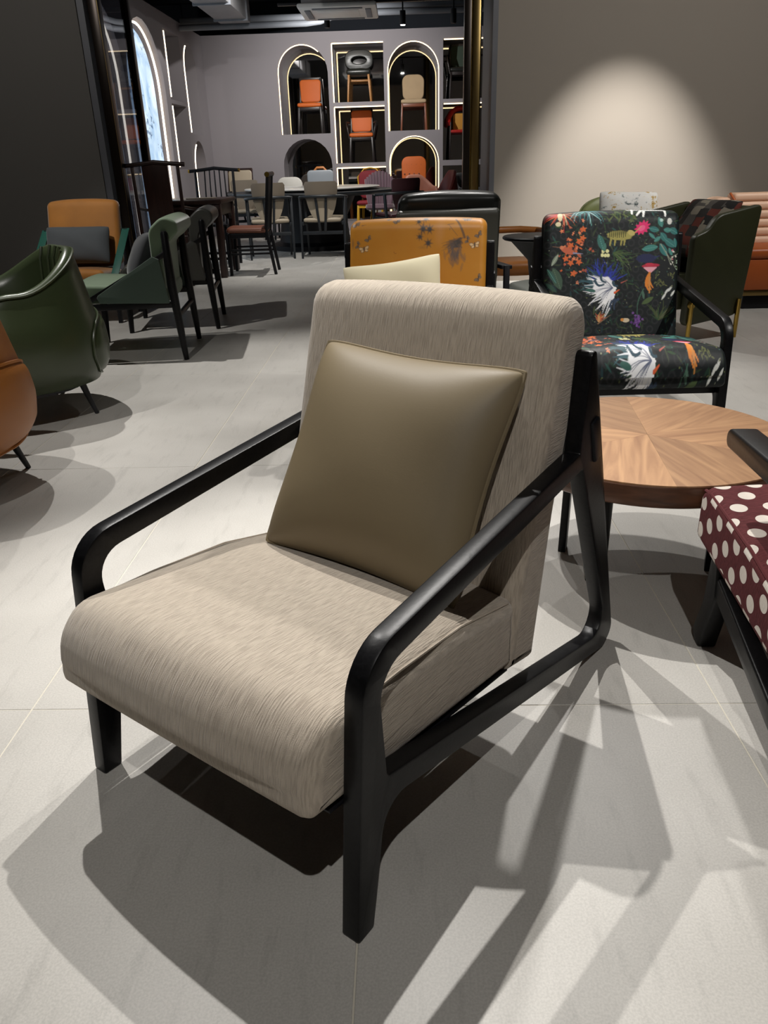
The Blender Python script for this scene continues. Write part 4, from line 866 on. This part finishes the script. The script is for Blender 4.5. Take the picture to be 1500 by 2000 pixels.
lathe('base', [(0.0, 0.0), (0.15, 0.0), (0.15, 0.015), (0.05, 0.06), (0.045, 0.30), (0.07, 0.48), (0.19, 0.604), (0.0, 0.604)], MT['leg_dark'], st_, n=48)
ta = thing('bentwood_armchair', 'tan armchair with thick rounded arms behind the black side table', 'armchair', (0.86, 6.15, 0), R(100))
loft('seat_cushion', fillet([(-0.22, 0.30, 0.03), (-0.24, 0.385, 0.04), (0.26, 0.37, 0.02), (0.26, 0.30, 0.02)], 5), -0.20, 0.24, MT['tan_l'], ta, r=0.03, crown=0.01, n=50, nt=18)
tube('back_rail', [(0.28, -0.26, 0.56), (0.33, -0.12, 0.57), (0.34, 0.01, 0.57), (0.33, 0.14, 0.57), (0.28, 0.28, 0.56)], 0.026, MT['tan_l'], ta, 10)
for y in (-0.27, 0.29):
    tube('armrest', [(-0.24, y, 0.53), (-0.10, y, 0.55), (0.15, y, 0.56), (0.28, y * 0.9, 0.56)], [0.024, 0.03, 0.03, 0.024], MT['tan_l'], ta, 12)
    tube('front_leg', [(-0.20, y, 0), (-0.19, y, 0.54)], 0.014, MT['black_plain'], ta); tube('rear_leg', [(0.28, y, 0), (0.26, y, 0.55)], 0.014, MT['black_plain'], ta)
MT['grey_seat'] = M('pale_grey_leather', C('#5d605a'), 0.4, var=0.05)
ot = thing('leather_ottoman', 'grey green leather ottoman seat half hidden between black chair and floral armchair', 'ottoman', (0.83, 4.45, 0), R(-80))
loft('seat_cushion', fillet([(-0.28, 0.27, 0.03), (-0.28, 0.42, 0.05), (0.25, 0.42, 0.05), (0.25, 0.27, 0.03)], 6), -0.20, 0.22, MT['grey_seat'], ot, r=0.04, crown=0.02, n=60, nt=22)
for x in (-0.22, 0.2):
    for y in (-0.16, 0.18): tube('leg', [(x, y, 0), (x, y, 0.28)], 0.016, MT['black_plain'], ot)

# ------------------------------------------------------------------ dining room behind the opening
def lbl(o, label, group=None): o['label'] = label; o['group'] = group or o.get('group', ''); return o
MT['taupe_l'] = M('taupe_leather', C('#6f6558'), 0.5, var=0.04); MT['sand_l'] = M('sand_leather', C('#a49783'), 0.5, var=0.04)
MT['burg_l'] = M('burgundy_leather', C('#3a1c22'), 0.45, var=0.05); MT['steel_w'] = M('blue_black_wood', C('#1b2025'), 0.45)
MT['brown_l'] = M('chestnut_leather', C('#6d3d28'), 0.45, var=0.05)
def dining_arm(label, loc, yaw, up, seat, wood_, group):
    """dining armchair; local +x is its back"""
    t = thing('dining_armchair', label, 'chair', loc, yaw, group)
    bend = lambda y, x0, c: x0 - c * (y / 0.22) ** 2
    def pad(name, x0, z0_, z1_, hw, c, mt, rnd, th=0.03):
        g = np.linspace(-1, 1, 15); V = []; F = []
        for k in (0, 1):
            for i, q in enumerate(np.linspace(0, 1, 9)):
                z = z0_ + (z1_ - z0_) * q; wq = hw * (1 - rnd * (1 - q) ** 2.2) * (1 if q < 0.85 else 1 - 0.10 * ((q - 0.85) / 0.15) ** 2)
                for u in g: y = u * wq; V.append((bend(y, x0 + 0.06 * (z - 0.6), c) + (th / 2 if k else -th / 2) * (1 - 0.5 * abs(u) ** 3), y, z))
        n = 15
        for k in (0, 1):
            for i in range(8):
                for j in range(14):
                    p = k * 135 + i * n + j; F.append((p, p + 1, p + n + 1, p + n) if k else (p + n, p + n + 1, p + 1, p))
        def br(l): return [(l[i], l[i + 1], l[i + 1] + 135, l[i] + 135) for i in range(len(l) - 1)]
        F += br(list(range(15))) + br(list(range(120, 135))) + br([i * n for i in range(9)]) + br([i * n + 14 for i in range(9)])
        me = mesh(V, F); bm = bmesh.new(); bm.from_mesh(me); bmesh.ops.recalc_face_normals(bm, faces=bm.faces); obj(name, bm_mesh(bm, 50), mt, t, smooth=False)
    pad('back_lower_pad', 0.22, 0.44, 0.76, 0.19, 0.05, up[1], 0.55); pad('back_upper_pad', 0.235, 0.68, 0.89, 0.205, 0.05, up[0], 0.08, 0.05)
    loft('seat_pad', fillet([(0.22, 0.43, 0.01), (0.22, 0.47, 0.015), (-0.23, 0.48, 0.02), (-0.24, 0.44, 0.02)], 4), -0.235, 0.235, seat, t, r=0.02, crown=0.006, n=40, nt=16)
    for y in (-0.06, 0.06): bar('back_strut', (0.20, y * 0.5, 0.30), (0.262, y * 1.1, 0.72), 0.022, 0.03, wood_, t, side=(0, 1, 0))
    tube('arm_rail', [(-0.08, -0.285, 0.70), (0.10, -0.285, 0.71), (0.23, -0.24, 0.72), (0.275, -0.10, 0.725), (0.28, 0.0, 0.725), (0.275, 0.10, 0.725), (0.23, 0.24, 0.72), (0.10, 0.285, 0.71), (-0.08, 0.285, 0.70)], 0.018, wood_, t, 10)
    for y in (-1, 1):
        bar('rear_leg', (0.24, 0.27 * y, 0), (0.14, 0.275 * y, 0.71), 0.02, 0.024, wood_, t, wx2=0.04, wy2=0.03); bar('front_leg', (-0.24, 0.25 * y, 0), (-0.17, 0.265 * y, 0.70), 0.02, 0.024, wood_, t, wx2=0.04, wy2=0.03)
        bar('side_rail', (-0.21, 0.25 * y, 0.41), (0.19, 0.25 * y, 0.41), 0.04, 0.024, wood_, t)
    bar('front_rail', (-0.21, -0.25, 0.41), (-0.21, 0.25, 0.41), 0.04, 0.024, wood_, t, side=(1, 0, 0)); bar('rear_rail', (0.20, -0.25, 0.30), (0.20, 0.25, 0.30), 0.04, 0.024, wood_, t, side=(1, 0, 0))
    return t
gd = 'padded dining armchairs around the round table'
dining_arm('taupe and sand dining armchair nearest the wooden desk side of the round table', (-1.68, 10.43, 0), R(-80), (MT['taupe_l'], MT['sand_l']), MT['sand_l'], MT['steel_w'], gd)
dining_arm('taupe and sand dining armchair at the middle front of the round table', (-0.99, 10.43, 0), R(-92), (MT['taupe_l'], MT['sand_l']), MT['sand_l'], MT['steel_w'], gd)
dining_arm('burgundy leather dining armchair at the right of the round table', (-0.06, 10.85, 0), R(-60), (MT['burg_l'], MT['burg_l']), MT['burg_l'], MT['steel_w'], gd)
dining_arm('taupe dining armchair across the round table at its left', (-2.36, 12.7, 0), R(110), (MT['taupe_l'], MT['taupe_l']), MT['sand_l'], MT['steel_w'], gd)
rt = thing('round_dining_table', 'large round black dining table with white marble turntable', 'table', (-1.25, 11.65, 0))
lathe('table_top', [(0.0, 0.70), (1.10, 0.70), (1.16, 0.72), (1.17, 0.735), (1.165, 0.75), (0.0, 0.75)], MT['steel_w'], rt, n=96)
MT['marble'] = M('white_marble', C('#d9d6d0'), 0.15, var=0.06, vs=3)
lathe('turntable', [(0.0, 0.752), (0.2, 0.752), (0.2, 0.772), (0.92, 0.772), (0.935, 0.78), (0.935, 0.79), (0.92, 0.797), (0.0, 0.797)], MT['marble'], rt, n=96)
lathe('pedestal', [(0.0, 0.0), (0.62, 0.0), (0.62, 0.06), (0.50, 0.10), (0.46, 0.40), (0.60, 0.70), (0.0, 0.70)], MT['black_plain'], rt, n=64)

def side_chair(label, loc, yaw):
    t = thing('dining_chair', label, 'chair', loc, yaw); k = MT['black_plain']
    for y in (-0.2, 0.2):
        bar('rear_leg', (0.27, y, 0), (0.20, y, 0.45), 0.032, 0.03, k, t); bar('back_post', (0.20, y, 0.44), (0.26, y, 0.98), 0.034, 0.03, k, t)
        bar('front_leg', (-0.21, y, 0), (-0.20, y, 0.42), 0.032, 0.03, k, t); bar('stretcher', (-0.2, y, 0.22), (0.23, y, 0.22), 0.02, 0.016, k, t); bar('stretcher', (-0.2, y, 0.26), (0.22, y, 0.26), 0.02, 0.016, k, t)
        bar('seat_rail', (-0.2, y, 0.405), (0.20, y, 0.405), 0.05, 0.022, k, t)
    tr_ = tube('top_rail', [(0.262, -0.25, 1.0), (0.262, 0.25, 1.0)], 0.024, k, t, 12)
    for y in (-0.255, 0.255): tube('rail_cap', [(0.262, y - 0.006, 1.0), (0.262, y + 0.006, 1.0)], 0.026, MT['gold'], tr_, 12)
    for y in (-0.07, 0.0, 0.07): bar('back_slat', (0.205, y, 0.45), (0.262, y, 0.99), 0.012, 0.03, k, t)
    bar('cross_rail', (-0.2, -0.2, 0.405), (-0.2, 0.2, 0.405), 0.05, 0.022, k, t, side=(1, 0, 0)); bar('cross_rail', (0.2, -0.2, 0.405), (0.2, 0.2, 0.405), 0.05, 0.022, k, t, side=(1, 0, 0))
    loft('seat_pad', fillet([(0.20, 0.43, 0.01), (0.20, 0.48, 0.03), (-0.21, 0.485, 0.03), (-0.235, 0.44, 0.02)], 4), -0.225, 0.225, MT['brown_l'], t, r=0.025, crown=0.01, n=40, nt=16)
    return t
side_chair('black slim dining chair with brown leather seat standing alone in the aisle', (-1.67, 8.93, 0), R(3))

# dark wooden table group at the left of the opening
sq = thing('square_table', 'dark red-brown square wooden table left of the aisle', 'table', (-2.25, 8.92, 0))
box('table_top', (-0.38, -0.38, 0.735), (0.38, 0.38, 0.78), MT['ebony'], sq, 0.006)
for sx in (-1, 1):
    for sy in (-1, 1): box('leg', (sx * 0.33 - 0.035, sy * 0.33 - 0.035, 0), (sx * 0.33 + 0.035, sy * 0.33 + 0.035, 0.735), MT['ebony'], sq, 0.008)
AP = fillet([(-0.30, 0.735, 0), (-0.30, 0.50, 0.02), (-0.25, 0.62, 0.08), (0.25, 0.62, 0.08), (0.30, 0.50, 0.02), (0.30, 0.735, 0)], 5)
for s in (-1, 1): prism('apron', [AP], 0.03, MT['ebony'], sq, 0.003, 'y', (0, 0.33 * s, 0)); prism('apron', [AP], 0.03, MT['ebony'], sq, 0.003, 'y', (0.33 * s, 0, 0), (0, 0, R(90)))
mk = thing('place_mat', 'pale grey folded mat lying on the dark square table', 'mat', (-2.14, 8.85, 0.78)); box('mat', (-0.14, -0.1, 0.0), (0.14, 0.1, 0.01), MT['taupe_l'], mk, 0.002)
def yoke_chair(label, loc, yaw, spind, wd, h):
    t = thing('yoke_back_chair', label, 'chair', loc, yaw, 'dark wooden yoke-back chairs at the square table'); e = MT['ebony'] if not spind else MT['black_plain']; hw = wd / 2
    for y in (-hw, hw):
        bar('rear_post', (0.22, y, 0), (0.25, y, h - 0.02), 0.032, 0.032, e, t, wx2=0.026, wy2=0.026); bar('front_leg', (-0.22, y, 0), (-0.22, y, 0.46), 0.032, 0.032, e, t); bar('seat_rail', (-0.22, y, 0.44), (0.23, y, 0.44), 0.05, 0.026, e, t)
        bar('side_stretcher', (-0.22, y, 0.12), (0.22, y, 0.12), 0.03, 0.022, e, t)
    yr = tube('yoke_rail', [(0.25, -hw - 0.07, h - 0.015), (0.26, -hw, h - 0.01), (0.265, -hw * 0.5, h), (0.265, 0, h + 0.012), (0.265, hw * 0.5, h), (0.26, hw, h - 0.01), (0.25, hw + 0.07, h - 0.015)], 0.02, e, t, 10)
    box('seat', (-0.25, -hw - 0.02, 0.455), (0.25, hw + 0.02, 0.48), e, t, 0.006)
    if spind:
        for q in (-0.12, -0.06, 0.0, 0.06, 0.12): bar('spindle', (0.22, q * 1.1, 0.48), (0.262, q, h - 0.01), 0.014, 0.014, e, t)
        for y in (-hw - 0.075, hw + 0.075): tube('rail_cap', [(0.25, y - 0.008, h - 0.015), (0.25, y + 0.008, h - 0.015)], 0.021, MT['gold'], yr, 10)
    else: bar('splat', (0.215, 0, 0.48), (0.262, 0, h), 0.014, 0.25, e, t, side=(0, 1, 0))
    for y in (-hw, hw): tube('arm_rail', [(0.235, y, 0.74), (0.05, y * 1.06, 0.72), (-0.14, y * 1.08, 0.70), (-0.17, y * 1.05, 0.66), (-0.18, y, 0.46)], 0.014, e, t, 8)
    bar('front_stretcher', (-0.22, -hw, 0.10), (-0.22, hw, 0.10), 0.03, 0.022, e, t, side=(1, 0, 0)); bar('rear_stretcher', (0.22, -hw, 0.12), (0.22, hw, 0.12), 0.03, 0.022, e, t, side=(1, 0, 0))
    return t
yoke_chair('tall dark yoke-back chair with wide solid splat before the square table', (-2.33, 8.23, 0), R(-92), False, 0.44, 1.13)
yoke_chair('spindle-back dark chair with gold rail tips behind the square table', (-2.25, 9.72, 0), R(84), True, 0.46, 1.06)

# chairs behind the round table and in front of the lower niches
MT['slate_l'] = M('blue_grey_leather', C('#70757a'), 0.4, var=0.05); MT['oak'] = wood('orange_oak', C('#a8672f'), C('#7d4a22')); MT['red_f'] = M('crimson_fabric', C('#7d1220'), 0.7); MT['yellow_t'] = M('gold_yellow_trim', C('#c79a22'), 0.5)
MT['mauve_f'] = M('mauve_velvet', C('#5a444e'), 0.7, sheen=0.4); MT['pink_l'] = M('dusty_pink_leather', C('#b57a66'), 0.5); MT['red_l'] = M('brick_red_leather', C('#7a2f28'), 0.45); MT['orange_f'] = M('orange_fabric', C('#c8611f'), 0.6, var=0.05)
MT['white_l'] = M('off_white_leather', C('#a8a59e'), 0.5); MT['beige_f'] = M('sand_linen', C('#b0997a'), 0.8, bump=0.1, bs=300); MT['copper'] = M('copper_wood', C('#7a4630'), 0.4); MT['honey'] = wood('honey_ash_wood', C('#b98346'), C('#8f5f2f')); MT['red_b'] = M('scarlet_leather', C('#a8201c'), 0.45); MT['mustard_f'] = M('mustard_fabric', C('#b5842e'), 0.7); MT['espresso'] = M('espresso_wood', C('#1e1614'), 0.4)

def plain_chair(name, label, loc, yaw, back, seat, frame, w_=0.42, h=0.90, sh=0.46, d_=0.42, arms=False, framed=True, rnd=0.05, group=None, bz=None, scale=1.0, splay=0.02):
    """upholstered chair; local +x is its back"""
    t = thing(name, label, 'chair', loc, yaw, group, scale); hw = w_ / 2
    for y in (-1, 1):
        bar('rear_leg', (d_ / 2 + splay * 1.5, y * (hw - 0.02 + splay), 0), (d_ / 2 - 0.02, y * (hw - 0.02), sh), 0.03, 0.03, frame, t); bar('front_leg', (-d_ / 2 + 0.02 - splay, y * (hw - 0.02 + splay), 0), (-d_ / 2 + 0.03, y * (hw - 0.02), sh - 0.03), 0.03, 0.03, frame, t)
        if framed: bar('back_post', (d_ / 2 - 0.01, y * (hw - 0.015), sh - 0.04), (d_ / 2 + 0.06, y * (hw - 0.03), h), 0.032, 0.03, frame, t)
        if arms:
            tube('armrest', [(d_ / 2 + 0.03, y * hw, sh + 0.20), (0.0, y * (hw + 0.05), sh + 0.21), (-d_ / 2 + 0.08, y * (hw + 0.05), sh + 0.19), (-d_ / 2 + 0.05, y * (hw + 0.03), sh + 0.10), (-d_ / 2 + 0.06, y * hw, sh - 0.05)], 0.016, frame, t, 8)
    for x in (-d_ / 2 + 0.03, d_ / 2 - 0.02): bar('cross_rail', (x, -hw + 0.01, sh - 0.05), (x, hw - 0.01, sh - 0.05), 0.05, 0.022, frame, t, side=(1, 0, 0))
    for y in (-1, 1): bar('side_rail', (-d_ / 2 + 0.03, y * (hw - 0.015), sh - 0.05), (d_ / 2 - 0.02, y * (hw - 0.015), sh - 0.05), 0.05, 0.022, frame, t)
    loft('seat_pad', fillet([(d_ / 2 - 0.03, sh - 0.02, 0.01), (d_ / 2 - 0.03, sh + 0.03, 0.02), (-d_ / 2, sh + 0.035, 0.025), (-d_ / 2 - 0.01, sh - 0.02, 0.02)], 4), -hw, hw, seat, t, r=0.025, crown=0.008, n=36, nt=14)
    b0 = (bz or sh + 0.06); pl = fillet([(-hw + 0.035, b0, rnd), (hw - 0.035, b0, rnd), (hw - 0.02, h - 0.02, rnd), (-hw + 0.02, h - 0.02, rnd)], 5)
    lean = math.atan2(0.07, h - sh)
    ob = prism('back_pad', [pl], 0.05, back, t, 0.018, 'y', (d_ / 2 - 0.015 - b0 * 0 + 0.07 * 0.0, 0, 0), (0, 0, R(90)), res=2)
    ob.matrix_basis = Matrix.Translation((d_ / 2 - 0.005, 0, b0)) @ Matrix.Rotation(lean, 4, 'Y') @ Matrix.Translation((0, 0, -b0)) @ Matrix.Rotation(R(90), 4, 'Z')
    if framed:
        bar('back_rail', (d_ / 2 + 0.058, -hw + 0.02, h - 0.01), (d_ / 2 + 0.058, hw - 0.02, h - 0.01), 0.035, 0.03, frame, t, side=(1, 0, 0)); bar('back_rail', (d_ / 2 + 0.0, -hw + 0.02, b0 - 0.01), (d_ / 2 + 0.0, hw - 0.02, b0 - 0.01), 0.03, 0.03, frame, t, side=(1, 0, 0))
    return t, ob
FACE = R(90)   # back away from the camera: the chair faces the lounge
t, _ = plain_chair('dining_chair', 'blue-grey leather dining chair with wooden handle behind the round table', (-1.28, 12.95, 0), FACE, MT['slate_l'], MT['slate_l'], MT['oak'], w_=0.46, h=1.02, framed=False, rnd=0.06)
tube('handle', [(0.27, -0.09, 0.985), (0.275, -0.05, 1.03), (0.275, 0.05, 1.03), (0.27, 0.09, 0.985)], 0.02, MT['oak'], t)
plain_chair('dining_chair', 'off-white leather dining chair beyond the round table', (-1.80, 13.2, 0), FACE, MT['white_l'], MT['white_l'], MT['steel_w'], w_=0.46, h=0.93, framed=False, rnd=0.12)
plain_chair('dining_chair', 'dark wood framed dining chair with cream back near the far corner', (-2.66, 13.45, 0), R(84), MT['sand_l'], MT['sand_l'], MT['ebony'], w_=0.44, h=1.05)
t, _ = plain_chair('banquet_chair', 'crimson banquet chair with yellow trim in the lower niche', (-0.55, 14.2, 0), FACE, MT['red_f'], MT['red_f'], MT['yellow_t'], w_=0.44, h=0.98, framed=False, rnd=0.10)
tube('back_trim', [(0.23, -0.19, 0.60), (0.25, -0.21, 0.86), (0.27, -0.10, 0.985), (0.275, 0, 1.0), (0.27, 0.10, 0.985), (0.25, 0.21, 0.86), (0.23, 0.19, 0.60)], 0.012, MT['yellow_t'], t, 8)
# scalloped mauve chair
sc_ = thing('scalloped_chair', 'mauve velvet chair with fluted shell back behind the turntable', 'chair', (-0.36, 13.25, 0), FACE)
for i in range(11):
    a = R(-60 + 12 * i); p = [(0.20 - 0.16 * (1 - math.cos(a)), 0.20 * math.sin(a), 0.46), (0.22 - 0.14 * (1 - math.cos(a)), 0.24 * math.sin(a), 0.70), (0.25 - 0.12 * (1 - math.cos(a)), 0.25 * math.sin(a), 0.80 + 0.16 * math.cos(a) ** 2)]
    tube('back_flute', p, [0.022, 0.03, 0.024], MT['mauve_f'], sc_, 8)
lathe('seat_pad', [(0.0, 0.40), (0.21, 0.40), (0.235, 0.43), (0.22, 0.475), (0.0, 0.485)], MT['mauve_f'], sc_)
for sx, sy in ((1, 1), (1, -1), (-1, 1), (-1, -1)): tube('leg', [(0.12 * sx, 0.12 * sy, 0.41), (0.19 * sx, 0.19 * sy, 0)], [0.016, 0.009], MT['gold'], sc_)
t, _ = plain_chair('tufted_chair', 'orange button-tufted high-back chair in front of the lit lower arch', (0.20, 14.05, 0), FACE, MT['orange_f'], MT['orange_f'], MT['espresso'], w_=0.46, h=1.18, framed=False, rnd=0.11)
for i in range(3):
    for j in range(4): obj('button', lathe_mesh([(0.0, -0.006), (0.012, -0.004), (0.012, 0.002), (0.0, 0.006)], 10), MT['copper'], t, (0.178 + 0.028 * i, -0.12 + 0.08 * j + (0.04 if i % 2 else 0), 0.75 + 0.14 * i), (0, R(-90), 0), smooth=False)
tub('bucket_chair', 'dusty pink leather bucket chair right of the round table', (0.28, 12.35, 0), R(120), MT['pink_l'], MT['pink_l'], MT['gold'], hb=0.90, hs=0.74, hf=0.46, a=0.28, b=0.28, cat='chair', bustle=False, tuft=False, z0=0.34)
tub('bucket_chair', 'brick red leather bucket chair leaning against the right column', (0.46, 11.3, 0), R(20), MT['red_l'], MT['red_l'], MT['leg_dark'], hb=0.96, hs=0.62, hf=0.44, a=0.30, b=0.27, cat='chair', bustle=False, tuft=False, z0=0.34)
# display chairs standing in the niches
NZ = 0.45
gn = 'chairs displayed in the wall niches'
YN = YB + 0.20
plain_chair('display_chair', 'orange-backed black chair in the tall left arched niche', (-1.53, YN, 1.55), FACE, MT['orange_f'], MT['orange_f'], MT['espresso'], w_=0.40, h=0.86, sh=0.43, d_=0.34, group=gn)
plain_chair('display_chair', 'orange-backed black armchair in the middle square niche', (-0.68, YN, 1.085), FACE, MT['orange_f'], MT['orange_f'], MT['espresso'], w_=0.40, h=0.84, sh=0.42, d_=0.34, arms=True, group=gn)
plain_chair('display_chair', 'sand linen chair with copper legs in the tall right arched niche', (0.21, YN, 1.555), FACE, MT['beige_f'], MT['beige_f'], MT['copper'], w_=0.42, h=0.88, sh=0.43, d_=0.34, framed=False, rnd=0.11, bz=0.46, group=gn)
plain_chair('display_chair', 'black armchair with dark green back in the upper right niche', (1.02, YN, 2.005), FACE, MT['velvet_gd'], MT['black_l'], MT['espresso'], w_=0.42, h=0.82, sh=0.42, d_=0.34, arms=True, group=gn)
# black oval-backed chair
oc = thing('display_chair', 'black oval-backed chair with honey wooden legs in the upper square niche', 'chair', (-0.69, YN, 2.005), FACE, gn)
loft('seat_pad', fillet([(0.17, 0.40, 0.02), (0.17, 0.48, 0.03), (-0.18, 0.48, 0.03), (-0.18, 0.40, 0.03)], 4), -0.20, 0.20, MT['black_l'], oc, r=0.03, crown=0.01, n=36, nt=14)
sp_ = lambda v, e: math.copysign(abs(v) ** e, v)
ov = [(0.235 * sp_(math.cos(a), 0.7), 0.64 + 0.15 * sp_(math.sin(a), 0.7)) for a in np.linspace(0, 2 * math.pi, 28, endpoint=False)]; oi = [(0.125 * math.cos(a), 0.635 + 0.055 * math.sin(a)) for a in np.linspace(0, 2 * math.pi, 24, endpoint=False)]
prism('back_pad', [ov, oi], 0.05, MT['black_l'], oc, 0.012, 'y', (0.17, 0, 0), (0, 0, R(90)), res=2)
for sx in (-1, 1):
    for sy in (-1, 1): bar('leg', (0.17 * sx, 0.19 * sy, 0), (0.14 * sx, 0.16 * sy, 0.42), 0.022, 0.022, MT['honey'], oc, wx2=0.034, wy2=0.034)
bar('stretcher', (0.14, -0.17, 0.34), (0.14, 0.17, 0.34), 0.04, 0.02, MT['honey'], oc, side=(1, 0, 0))
# red hooped chair
rd = thing('display_chair', 'scarlet hoop-back chair with mustard inner back in the right niche', 'chair', (1.03, YN, 1.085), FACE, gn)
tube('back_hoop', [(-0.05, -0.23, 0.56), (0.06, -0.23, 0.64), (0.15, -0.17, 0.74), (0.19, -0.08, 0.79), (0.20, 0, 0.80), (0.19, 0.08, 0.79), (0.15, 0.17, 0.74), (0.06, 0.23, 0.64), (-0.05, 0.23, 0.56)], 0.042, MT['red_b'], rd, 12)
prism('back_pad', [fillet([(-0.15, 0.46, 0.03), (0.15, 0.46, 0.03), (0.15, 0.72, 0.06), (-0.15, 0.72, 0.06)], 5)], 0.03, MT['mustard_f'], rd, 0.01, 'y', (0.15, 0, 0), (0, 0, R(90)))
loft('seat_pad', fillet([(0.17, 0.41, 0.02), (0.17, 0.46, 0.02), (-0.18, 0.46, 0.02), (-0.18, 0.41, 0.02)], 4), -0.20, 0.20, MT['red_b'], rd, r=0.02, n=36, nt=14)
for sx in (-1, 1):
    for sy in (-1, 1): bar('leg', (0.18 * sx, 0.22 * sy, 0), (0.13 * sx, 0.20 * sy, 0.58 if sx < 0 or True else 0.42), 0.022, 0.022, MT['espresso'], rd)
tub('bucket_chair', 'dark grey bucket chair in the lower right niche', (1.10, 14.08, 0), R(140), MT['grey_vd'], MT['grey_vd'], MT['leg_dark'], hb=0.88, hs=0.66, hf=0.46, a=0.27, b=0.26, cat='chair', bustle=False, tuft=False, z0=0.34)

# ------------------------------------------------------------------ ceiling services in the dining room
ac = thing('cassette_air_conditioner', 'white cassette air conditioner hanging under the dark ceiling', 'air conditioner', (-0.74, 11.2, 2.76))
bm = bmesh.new(); box_bm(bm, (-0.47, -0.47, 0.0), (0.47, 0.47, 0.05), 0.02, 2); apn = obj('panel', bm_mesh(bm), MT['white_plastic'], ac, smooth=False)
box('body', (-0.42, -0.42, 0.05), (0.42, 0.42, 0.30), MT['duct'], ac, 0.01)
box('grille', (-0.25, -0.25, -0.006), (0.25, 0.25, 0.002), MT['white_plastic'], ac, 0.004)
for k in range(4):
    o = box('vent_flap', (-0.30, -0.40, -0.008), (0.30, -0.33, -0.002), MT['pipe'], apn, 0.002); o.rotation_euler = (0, 0, k * math.pi / 2)
for sx in (-1, 1):
    for sy in (-1, 1): tube('hanger_rod', [(sx * 0.38, sy * 0.38, 0.28), (sx * 0.38, sy * 0.38, 0.84)], 0.006, MT['duct'], ac, 6)
for i, (z, y, r) in enumerate(((3.03, 13.2, 0.05), (2.94, 13.1, 0.042))):
    p = tube('ceiling_pipe', [(-3.2, y, z), (-1.35, y, z), (-1.15, y, z + 0.02), (-0.9, y + 0.05, z + 0.10), (-0.6, y + 0.1, z + 0.12), (5.2, y + 0.1, z + 0.12)], r, MT['pipe'], None, 12)
    tag(p, ('thicker upper grey pipe crossing the dark ceiling', 'thinner lower grey pipe crossing the dark ceiling')[i], 'pipe', 'grey ceiling pipes')
dc = thing('air_duct', 'bare metal air duct running under the ceiling at the left', 'duct', (-2.35, 0, 0))
dr = box('duct_run', (-0.22, 9.2, 2.95), (0.22, 12.95, 3.25), MT['duct'], dc, 0.01)
for y in (10.2, 11.4, 12.6): box('flange', (-0.24, y, 2.93), (0.24, y + 0.03, 3.27), MT['pipe'], dr, 0.004)
def track_lamp(label, loc, lit):
    t = thing('track_lamp', label, 'lamp', loc, 0, 'ceiling track lamps'); lathe('housing', [(0.0, 0.0), (0.035, 0.0), (0.038, 0.004), (0.038, 0.16), (0.0, 0.165)], MT['black_plain'], t, n=20)
    tube('stem', [(0, 0, 0.16), (0, 0, 0.256)], 0.01, MT['black_plain'], t, 8); lathe('lens', [(0.0, -0.006), (0.028, -0.006), (0.03, 0.0), (0.0, 0.002)], MT['lamp_on'] if lit else MT['leg_dark'], t, n=18)
    return t
track_lamp('lit black track lamp shining above the niche wall', (0.042, 12.0, 2.73), True)
track_lamp('unlit black track lamp hanging beside the air conditioner pipe', (-0.96, 12.0, 2.73), False)
track_lamp('unlit black track lamp near the right brass column', (0.71, 12.0, 2.73), False)
tr = box('track_rail', (-1.6, 11.97, 2.988), (2.0, 12.03, 3.018), MT['black_plain'], None, 0.002); tag(tr, 'black ceiling track holding the lamps before the niche wall', 'track')
